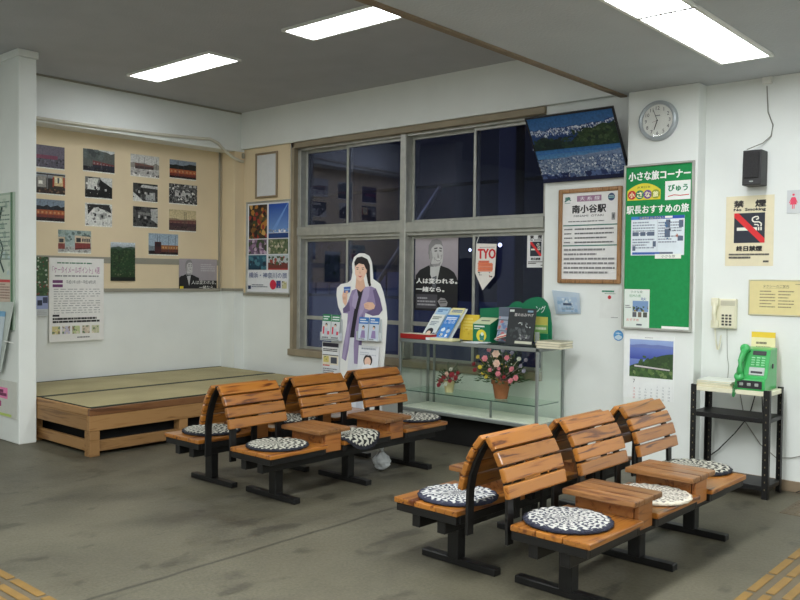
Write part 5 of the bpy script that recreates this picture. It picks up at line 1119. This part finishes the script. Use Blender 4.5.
# ------------------------------------------------------------------ things on the showcase
TZ = SZ1+.0015
def slab(name, l, r, y0, y1, zb, h, m, label, cat, group=None, rz=0):
    """box-like thing whose front edge runs between photograph columns l and r"""
    xa, xb = at_y(l, 338, y0).x, at_y(r, 338, y0).x
    o = MB().box((xa, y0, zb), (xb, y1, zb+h), .003).build(name, m); rooted(o, ((xa+xb)/2, (y0+y1)/2, zb)); o.rotation_euler = (0, 0, rz); return tag(o, label, cat, group)
x0, x1 = at_y(400, 337, SY0+.02).x, at_y(428, 337, SY0+.02).x
rb = empty('red_box', ((x0+x1)/2, SY0+.12, TZ), 'flat red box with a pale top at the left end of the showcase', 'box')
MB().box((x0, SY0+.02, TZ), (x1+.008, SY0+.15, TZ+.042), .003).build('tray', M['red'], rb)
MB().box((x0+.012, SY0+.032, TZ+.043), (x1-.004, SY0+.138, TZ+.047), .001).build('top_sheet', M['pages'], rb)
slab('booklet', 429.5, 452, SY0+.005, SY0+.12, TZ, .022, mat('cream_cover', (232, 226, 178), .6), 'cream booklet beside the red box on the showcase edge', 'booklet')
# slanted brochure stand with its brochures
xa, xb = at_y(424, 330, 5.80).x, at_y(452, 330, 5.80).x
bs = empty('brochure_stand', ((xa+xb)/2, 5.80, TZ), 'clear slanted stand holding two rows of brochures on the showcase', 'brochure stand')
LN = Vector((.085, .12, .26)); U0 = Vector((xb-xa, 0, 0)); O0 = Vector((xa, 5.77, TZ+.012))
M['acrylic'] = mat('pale_acrylic', (206, 212, 214), .2, var=.03)
m_ = MB(); nn = U0.cross(LN).normalized()
m_.obox(O0+U0*.5+LN*.5-nn*.006, U0*1.08, LN*1.02, nn*.004).box((xa-.01, 5.755, TZ), (xb+.01, 5.80, TZ+.02), .003).box((xa, 5.80, TZ), (xb+.05, 5.90, TZ+.006)); m_.build('stand', M['acrylic'], bs)
def brochure(O, U, V, cols, label, seed, text=None):
    p = Print(O, U, V, cols[0], .004); R = random.Random(seed)
    p.grad(0, 0, 1, 1, cols[1], cols[0]).rows(.1, .78, .9, .92, 2, cols[2], seed, .7, .06)
    if seed == 1: p.disc(.45, .22, .28, (40, 40, 48)).disc(.42, .16, .17, (220, 190, 170)).disc(.85, .12, .12, (60, 70, 110)).rows(.15, .5, .8, .7, 3, (110, 130, 150), 5, .5)
    elif seed == 2: p.text('しなの', .12, .62, .9, .78, (236, 240, 244)).disc(.3, .35, .15, (220, 230, 236)).disc(.75, .3, .13, (190, 206, 220)).disc(.35, .12, .13, (196, 200, 190)).disc(.75, .1, .1, (230, 236, 240)).blobs(.1, .05, .9, .45, 10, [(90, 120, 170), (200, 180, 150), (60, 80, 120)], .07, 3)
    else: p.blobs(.05, .3, .95, .7, 14, [(120, 170, 210), (220, 230, 236), (160, 196, 220)], .12, seed)
    return tag(p.done('brochure', base=O+U*.5), label, 'brochure', 'brochures in the slanted stand')
hw = U0*.44
brochure(O0+U0*.03+LN*.30+nn*.001, hw, LN*.72, ((176, 206, 226), (120, 170, 210), (60, 110, 170)), 'pale blue brochure tucked behind the white one in the slanted stand', 5)
brochure(O0+U0*.53+LN*.30+nn*.001, hw, LN*.72, ((226, 214, 140), (170, 200, 216), (90, 120, 160)), 'yellow topped brochure tucked behind the blue one in the slanted stand', 6)
brochure(O0+U0*.02+nn*.014, hw, LN*.76, ((222, 226, 220), (206, 216, 220), (130, 140, 130)), 'white brochure with a dark-haired figure, front left in the slanted stand', 1)
brochure(O0+U0*.52+nn*.014, hw, LN*.76, ((56, 124, 200), (70, 134, 204), (220, 230, 240)), 'bright blue brochure, front right in the slanted stand', 2)
# yellow folder
a, c = at_y(460.5, 314.5, 5.90), at_y(476, 336, 5.90)
yf = Print((a.x, 5.90, TZ), (c.x-a.x+.02, 0, 0), (0, .03, a.z-TZ), (228, 196, 62), .012); yf.rows(.15, .4, .85, .9, 4, (240, 216, 110), 3, .6).blobs(.15, .1, .8, .45, 8, [(214, 176, 50), (236, 206, 90)], .12, 2)
tag(yf.done('folder', M['paper']), 'yellow folder standing beside the green ballot box', 'folder')
# green suggestion box
a, c = at_y(472.5, 310, 5.74), at_y(491, 337.5, 5.74); bw, bd, bh = .175, .13, .19
gxx = at_y(472.8, 330, 5.775).x
sb = empty('ballot_box', (gxx+bw/2, 5.84, TZ), 'green ballot box with a slotted pale lid and yellow round emblem', 'ballot box')
MB().prism([(gxx, 5.775, TZ), (gxx, 5.775, TZ+bh*.82), (gxx, 5.775+bd, TZ+bh*1.08), (gxx, 5.775+bd, TZ)], (bw, 0, 0), 0, .002).build('body', M['green_card'], sb)
p = Print((gxx+.002, 5.774, TZ+.002), (bw-.004, 0, 0), (0, 0, bh*.80), None, .0006)
p.rows(.08, .84, .92, .93, 1, (230, 236, 230), 3, .9, .03).rows(.08, .72, .7, .79, 1, (210, 226, 214), 4, .9, .03).disc(.52, .38, .30, (222, 206, 60)).disc(.55, .34, .15, (40, 120, 96)).disc(.57, .46, .09, (200, 220, 210)).poly([(.42, .1), (.7, .1), (.66, .3), (.46, .3)], (60, 130, 120))
p.done('emblem', M['paper'], sb)
top = Print(Vector((gxx, 5.775, TZ+bh*.82)), (bw, 0, 0), (0, bd, bh*.26), (206, 214, 176), .003); top.rect(.25, .42, .75, .56, (90, 100, 84)); top.done('lid', M['paper'], sb)
# tall brochure rack behind the black stand
a, c = at_y(499, 307, 5.86), at_y(513, 340, 5.86)
tr = empty('brochure_rack', ((a.x+c.x)/2, 5.86, TZ), 'grey brochure rack between the ballot box and the black sign', 'rack')
MB().box((a.x+.012, 5.84, TZ), (c.x+.06, 5.90, a.z), .003).build('rack_body', mat('rack_grey', (96, 104, 120), .4), tr)
for k in range(3):
    z = TZ+.02+k*.09; p = Print((a.x+.016, 5.835-.02*(2-k), z), (c.x-a.x+.012, 0, 0), (0, .03, .085), (150, 160, 176), .004)
    p.blobs(.05, .05, .95, .95, 14, [(110, 130, 170), (214, 218, 222), (70, 90, 130), (190, 110, 110)], .14, k); p.done('brochure_tier', M['paper'], tr)
q = at_y(494, 333, 5.73)
s = Print((q.x-.005, 5.74, TZ+.035), (.12, 0, .03), (.02, .05, .035), (214, 206, 190), .004); s.rect(.1, .1, .9, .5, (190, 60, 56)).rect(.1, .55, .9, .9, (220, 216, 206))
tag(s.done('leaflet'), 'red and white folded leaflet poking out beside the ballot box', 'leaflet')
# black free-standing sign
a, c = at_y(511, 308, 5.80), at_y(535, 345, 5.72)
bk = empty('counter_sign', ((a.x+c.x)/2, 5.76, TZ), 'black counter sign with white lettering on the showcase', 'sign')
Ub = Vector((at_y(535.5, 326, 5.77).x-a.x, 0, 0)); Vb = Vector((0, .06, a.z-TZ-.002))
p = Print((a.x, 5.73, TZ+.001), Ub, Vb, (42, 46, 46), .010)
p.rect(.03, .03, .97, .97, (40, 44, 46)).text('旅のおみやげ', .22, .78, .92, .87, (220, 214, 210)).rect(.03, .9, .2, .96, (200, 204, 200)).rect(.7, .9, .9, .95, (120, 150, 170)).blobs(.35, .52, .7, .62, 7, [(200, 204, 200), (150, 156, 156)], .05, 2).blobs(.7, .48, .9, .6, 5, [(170, 176, 176)], .04, 4).blobs(.1, .2, .9, .5, 30, [(60, 64, 66), (84, 88, 90), (50, 54, 56)], .09, 5).rect(.35, .05, .98, .12, (196, 196, 176)).blobs(.4, .14, .9, .3, 14, [(150, 154, 150), (110, 116, 110), (90, 90, 96)], .07, 8)
p.done('face', M['paper'], bk)
MB().box((a.x+.05, 5.76, TZ), (a.x+.09, 5.84, TZ+.15), .003).build('prop', M['black_steel'], bk)
# green arched sign behind
Yg = 5.93
def gpt(x, y): return at_y(x, y, Yg)
out = [(480, 338), (480, 308.5), (497, 307.5), (509, 306.5), (512, 303), (516, 301.2), (519.5, 301.6), (522.5, 303.7), (526, 300.5), (531, 297.8), (537.5, 296.8), (543, 298.5), (547, 303), (550, 312), (551.5, 326), (551.5, 342)]
z_ = lambda p: max(p.z, TZ)
ag = empty('arched_sign', (gpt(516, 335).x, Yg, TZ), 'green double-arched cardboard sign with white lettering at the back of the showcase', 'sign')
MB().prism([(gpt(x, y).x, Yg, z_(gpt(x, y))) for x, y in out], (0, .012, 0)).build('board', M['green_card'], ag)
a, c = gpt(536, 305), gpt(546, 313)
p = Print((a.x, Yg, c.z), (c.x-a.x, 0, 0), (0, 0, a.z-c.z), None, .001); p.text('ング', .0, .0, .95, .95, (236, 240, 236)); p.done('lettering', M['paper'], ag)
a, c = gpt(480, 308), gpt(482, 310)
a, c = gpt(535, 316.5), gpt(548, 327)
p = Print((a.x, Yg-.004, TZ+.02), (c.x-a.x, 0, 0), (0, 0, a.z-TZ-.02), (196, 200, 110), .004); p.rect(0, .7, 1, 1, (196, 190, 90)).rect(0, .3, 1, .68, (120, 170, 90)).rows(.1, .5, .9, .6, 1, (220, 224, 200), 2, .9).rect(.05, .0, .4, .4, (206, 214, 206)).blobs(.4, .05, 1, .3, 8, [(60, 120, 70), (90, 150, 90)], .1, 3)
tag(p.done('leaflet'), 'yellow green leaflet in front of the arched sign', 'leaflet')
xg = gpt(543, 330).x; MB().box((xg, Yg-.05, TZ), (gpt(551, 330).x, Yg-.038, TZ+.10), .004).build('pocket', M['green_card'], ag)
# loose papers and booklets
def paper(l, t, ry, w_, d_, rz, k, label, col=(226, 230, 232)):
    q = at_z(l, t, TZ); o = MB().box((-w_/2, -d_/2, 0), (w_/2, d_/2, (.022, .005, .005)[k])).build('loose_paper', mat('loose_paper_%s' % 'abc'[k], col, .7, var=.03)); o.location = (q.x, ry, TZ+.0005+(0, 0, .006)[k]); o.rotation_euler = (0, 0, rz); tag(o, label, 'paper', 'loose papers on the showcase')
paper(463, 338, 5.70, .15, .12, .05, 0, 'white loose paper in front of the yellow folder, at the left of the loose papers')
paper(483, 342, 5.695, .19, .11, -.2, 1, 'white loose paper at the showcase edge below the ballot box', (214, 218, 222))
paper(497, 342, 5.69, .15, .09, .25, 2, 'pale loose paper lying askew, at the right of the loose papers', (220, 224, 228))
for k in range(3):
    xa, xb = at_y(534.5, 342, 5.66).x, at_y(566, 342, 5.72).x
    book('booklet', ((xa+xb)/2-.006*(k == 1), 5.76), xb-xa-.03,   .20, .019, (.03, -.05, .02)[k], TZ+.0195*k, mat('booklet_cover_%s' % 'abc'[k], ((164, 158, 134), (178, 168, 142), (160, 156, 132))[k], .5), M['pages'],
         ('lowest booklet of the stack at the right end of the showcase', 'middle booklet of the stack at the right end of the showcase', 'topmost booklet of the stack at the right end of the showcase')[k], 'booklet', 'stacked booklets on the showcase')

# ------------------------------------------------------------------ cardboard woman standing by the window
YS = 5.45
def S(x, y): return at_y(x, y, YS)
sx0, sx1 = S(320, 300).x, S(390, 300).x; sz1 = S(358, 252).z
sd_ = empty('cardboard_standee', (S(356, 380).x, YS, 0), 'life-size cardboard cutout of a woman in a lilac coat holding a blue card', 'cardboard cutout')
outl = [(327, 440), (327, 384), (329, 372), (331, 345), (333, 330), (341, 325), (341.5, 314), (338, 306), (336.5, 295), (337, 288), (341, 284), (347, 283), (351, 280), (352.5, 272), (352, 264), (354, 257), (359, 253.3), (364, 253.3), (369, 256), (371.5, 262), (372.5, 272), (373, 279), (380, 284), (383, 292), (386, 306), (387, 318), (386, 334), (385, 350), (383, 372), (382, 384), (381, 440)]
P3 = []
for x, y in outl:
    q = S(x, y)
    if y == 440: q.z = .002
    P3.append((q.x, YS, q.z))
MB().prism(P3, (0, .006, 0)).build('board', mat('white_card', (236, 236, 232), .6, var=.02), sd_)
MB().prism([(S(352, 380).x, YS+.007, .002), (S(352, 380).x, YS+.30, .002), (S(352, 380).x, YS+.03, .9), (S(352, 380).x, YS+.007, .9)], (.006, 0, 0)).build('strut', mat('brown_card', (170, 140, 100), .8), sd_)
O_ = S(320, 440); wU = sx1-sx0; hV = sz1-0
p = Print((sx0, YS, 0), (wU, 0, 0), (0, 0, hV), None, .0008)
def uv(x, y): q = S(x, y); return ((q.x-sx0)/wU, max(q.z, .01)/hV)
def pp(pts, col): p.poly([uv(*q) for q in pts], col)
LC, LD, LL = (150, 134, 172), (108, 94, 132), (172, 158, 192)
pp([(346, 440), (346.5, 380), (350, 338), (355, 337), (359, 345), (359, 440)], (222, 224, 230)); pp([(355, 440), (357, 372), (361, 366), (364, 440)], (204, 206, 216))      # trousers
pp([(356, 289), (365.5, 286.5), (362, 305), (357.5, 337.5), (349, 337.5), (352, 312)], (34, 30, 40))      # top
pp([(364, 287), (371, 286.3), (376, 288.5), (380, 298), (382.8, 310), (379, 315), (373, 316), (365.5, 313), (362.5, 330), (361.8, 346), (360, 364.5), (354, 363.5), (353.8, 345), (355, 330), (358, 312), (361.5, 297)], LC)
pp([(357, 288.5), (352, 290.5), (349, 299), (346, 306), (343, 308.5), (343.2, 313), (348, 313.5), (347, 326), (343.5, 345), (341.8, 358), (346, 361), (348.5, 350), (350.5, 334), (354, 312), (357.5, 296)], LC)
pp([(356.8, 288.8), (358.5, 297), (355.5, 309), (352, 306), (353, 296)], LL); pp([(364.5, 287.2), (370, 286.5), (369, 296), (363, 312), (358.5, 318), (361.5, 300)], LL)
pp([(373, 290), (376, 289), (380, 298), (382.8, 310), (379, 315), (372, 315.5), (366, 312.5), (372, 310), (376, 305)], LD); pp([(343, 309), (346.5, 305), (349.5, 301), (350, 311), (344, 313)], LD)
pp([(361, 318), (363, 314), (362.3, 332), (361.5, 346), (360, 364), (357.5, 364), (359, 340)], LD); pp([(347.6, 326), (350.4, 320), (347.5, 346), (344.5, 359.5), (342.5, 358)], LL)
pp([(356.5, 277), (363.5, 277), (365.5, 287), (361, 292), (355.5, 288)], (222, 178, 152))          # neck
pp([(354.5, 262), (357, 257.5), (362, 256.5), (367.5, 259), (370, 265), (370.2, 274), (370.6, 282), (371.4, 285.5), (369.4, 286.5), (368, 283), (366.5, 274), (364, 266), (357, 264), (355, 269)], (30, 24, 26))    # hair
pp([(355, 266), (357.5, 261.8), (363, 262), (366.3, 267), (366.2, 273), (364, 278.5), (360.5, 281.5), (357.5, 279.5), (355.3, 274)], (236, 196, 172))   # face
pp([(355, 267), (357, 261.5), (362, 260), (367, 263), (368, 270), (366.2, 269), (364.2, 264.5), (359, 263.3)], (30, 24, 26))
for (x, y) in ((357.6, 269.2), (363, 269.4)): pp([(x-1.1, y), (x, y-.6), (x+1.1, y), (x, y+.45)], (40, 28, 28)); pp([(x-1.3, y-1.7), (x+1.3, y-1.9), (x+1.3, y-1.4), (x-1.3, y-1.2)], (70, 50, 46))
pp([(360.2, 270), (359.4, 273.4), (361, 273.6)], (214, 166, 142)); pp([(358, 275.6), (360.3, 276.1), (362.6, 275.6), (360.4, 277.7)], (196, 84, 88)); pp([(366.2, 269.5), (367.3, 269.5), (367, 273), (366.2, 273)], (222, 176, 152))
pp([(343.2, 302), (342.5, 295), (344.5, 291.5), (346.6, 292.5), (347.6, 296), (347.2, 303), (345.5, 306)], (232, 190, 164)); pp([(342.8, 293.6), (344, 290), (344.8, 290.6), (344, 294.5)], (232, 190, 164))    # raised hand
pp([(344, 287), (351, 286.6), (350.2, 292.4), (344.4, 293)], (58, 96, 170)); pp([(344.6, 289), (350.4, 288.6), (350.2, 290), (344.7, 290.3)], (150, 180, 220)); pp([(345.8, 291), (348.5, 290.6), (348, 294), (346, 294.5)], (226, 184, 158))
for k in range(3): pp([(343+k*1.1, 296.5), (343.7+k*1.1, 296.5), (343.7+k*1.1, 299.5), (343+k*1.1, 299.5)], (206, 160, 136))
pp([(364, 304), (367.5, 302), (373, 302.3), (375.5, 305.5), (374.5, 308.8), (369.5, 310), (365, 308.3)], (228, 186, 160))     # folded hand
for k in range(3): pp([(364.8, 304.2+k*1.5), (369, 303.8+k*1.5), (369, 304.2+k*1.5), (364.8, 304.6+k*1.5)], (200, 152, 130))
p.done('printed_figure', M['paper'], sd_)
# side panel and leaflet pockets belong to the standee
def spanel(l, t, r, b, d, col, fn, name, parent=sd_, label=None):
    a, c = S(l, t), S(r, b); a.z = max(a.z, .01)
    q = Print((a.x, YS-d, c.z), (c.x-a.x, 0, 0), (0, 0, a.z-c.z), col, .004); fn(q); o = q.done(name, M['paper'], parent); return o
def panel(q):
    q.rect(.03, .88, .97, .985, (44, 42, 56)).rect(.03, .74, .97, .86, (226, 226, 224)).rows(.06, .76, .9, .84, 2, (60, 60, 66), 2, .6, .04).rect(.03, .42, .97, .66, (224, 216, 196)).rect(.08, .48, .4, .64, (206, 190, 110)).blobs(.08, .48, .4, .64, 8, [(90, 120, 80), (220, 200, 120)], .07, 2).rect(.52, .46, .88, .62, (70, 74, 84)).rect(.03, .66, .97, .68, (50, 50, 60)).rows(.05, .38, .6, .42, 1, (206, 90, 60), 3, .9).rows(.06, .08, .9, .34, 5, (120, 120, 126), 5, .5)
c_ = S(324, 342)
spanel(323.5, 341.5, 340, 382, .012, (222, 224, 226), panel, 'side_panel')
for (l, r, nm) in ((324.2, 343, 0), (360.5, 382.5, 1)):
    a, c = S(l, 316), S(r, 340.5)
    MB().box((a.x, YS-.014, c.z-.004), (c.x, YS-.0085, a.z-.02), .001).box((a.x, YS-.052, c.z-.006), (c.x, YS-.0145, c.z+.0)).box((a.x, YS-.052, c.z), (a.x+.003, YS-.0145, c.z+.07)).box((c.x-.003, YS-.052, c.z), (c.x, YS-.0145, c.z+.07)).build('leaflet_pocket', M['acrylic'], sd_)
def leaf_(l, t, r, b, top, body, label, seed):
    a, c = S(l, t), S(r, b); q = Print((a.x, YS-.045, c.z+.001), (c.x-a.x, 0, 0), (0, .022, a.z-c.z), (222, 224, 222), .004)
    q.rect(0, .72, 1, 1, top).rows(.1, .76, .9, .95, 2, (226, 232, 232), seed, .5, .05).rect(0, 0, 1, .72, body).disc(.5, .58, .13, (40, 32, 34)).disc(.48, .54, .10, (230, 190, 166)).poly([(.25, .12), (.75, .12), (.66, .44), (.34, .44)], (150, 130, 176) if seed > 2 else (190, 196, 206)).rows(.1, .02, .9, .1, 1, (120, 120, 124), seed, .8)
    if seed < 3: q.rect(.12, .2, .3, .5, (206, 70, 90)).rect(.66, .18, .9, .32, (206, 70, 90))
    tag(q.done('leaflet', base=Vector(((a.x+c.x)/2, YS-.035, c.z))), label, 'leaflet', 'leaflets held by the cardboard cutout')
leaf_(325.2, 314, 333.4, 339, (44, 128, 84), (206, 210, 212), 'green topped leaflet in the outer left pocket of the cardboard cutout', 1)
leaf_(334.2, 314.8, 342.4, 339.6, (44, 128, 84), (206, 210, 212), 'green topped leaflet in the left pocket, next to the lilac coat', 2)
leaf_(361.6, 317, 371, 341, (60, 120, 190), (196, 206, 220), 'blue topped leaflet in the right pocket, next to the lilac coat', 3)
leaf_(372, 317.4, 381.6, 341.6, (60, 120, 190), (196, 206, 220), 'blue topped leaflet in the outer right pocket of the cardboard cutout', 4)
a, c = S(360, 345), S(380, 372); q = Print((a.x, YS-.030, c.z), (c.x-a.x, 0, 0), (0, .018, a.z-c.z), (226, 228, 232), .004)
q.rows(.15, .84, .85, .92, 1, (150, 156, 170), 2, .8).disc(.5, .42, .22, (40, 30, 32)).disc(.49, .38, .16, (234, 196, 174)).poly([(.2, .0), (.8, .0), (.74, .22), (.5, .28), (.26, .22)], (238, 238, 242)).rows(.1, .6, .9, .76, 2, (190, 194, 204), 4, .5)
tag(q.done('leaflet', base=Vector(((a.x+c.x)/2, YS-.02, c.z))), 'white leaflet with a dark-haired portrait at the knees of the cardboard cutout', 'leaflet')

# ------------------------------------------------------------------ camera and colour
cam = bpy.data.cameras.new('camera'); co = bpy.data.objects.new('camera', cam); put(co)
cam.sensor_width = 36; cam.lens = FPX/800*36; cam.clip_start = .05; cam.clip_end = 200
co.matrix_world = Matrix((( _R.x, _U.x, -_F.x, 0), (_R.y, _U.y, -_F.y, 0), (_R.z, _U.z, -_F.z, CAMZ), (0, 0, 0, 1)))
sc_ = bpy.context.scene; sc_.camera = co
sc_.view_settings.view_transform = 'Standard'; sc_.view_settings.look = 'None'; sc_.view_settings.exposure = 0.0; sc_.view_settings.gamma = 1.0
try:
    sc_.cycles.use_denoising = True; sc_.cycles.max_bounces = 8; sc_.cycles.transparent_max_bounces = 16; sc_.cycles.sample_clamp_indirect = 6
except Exception: pass
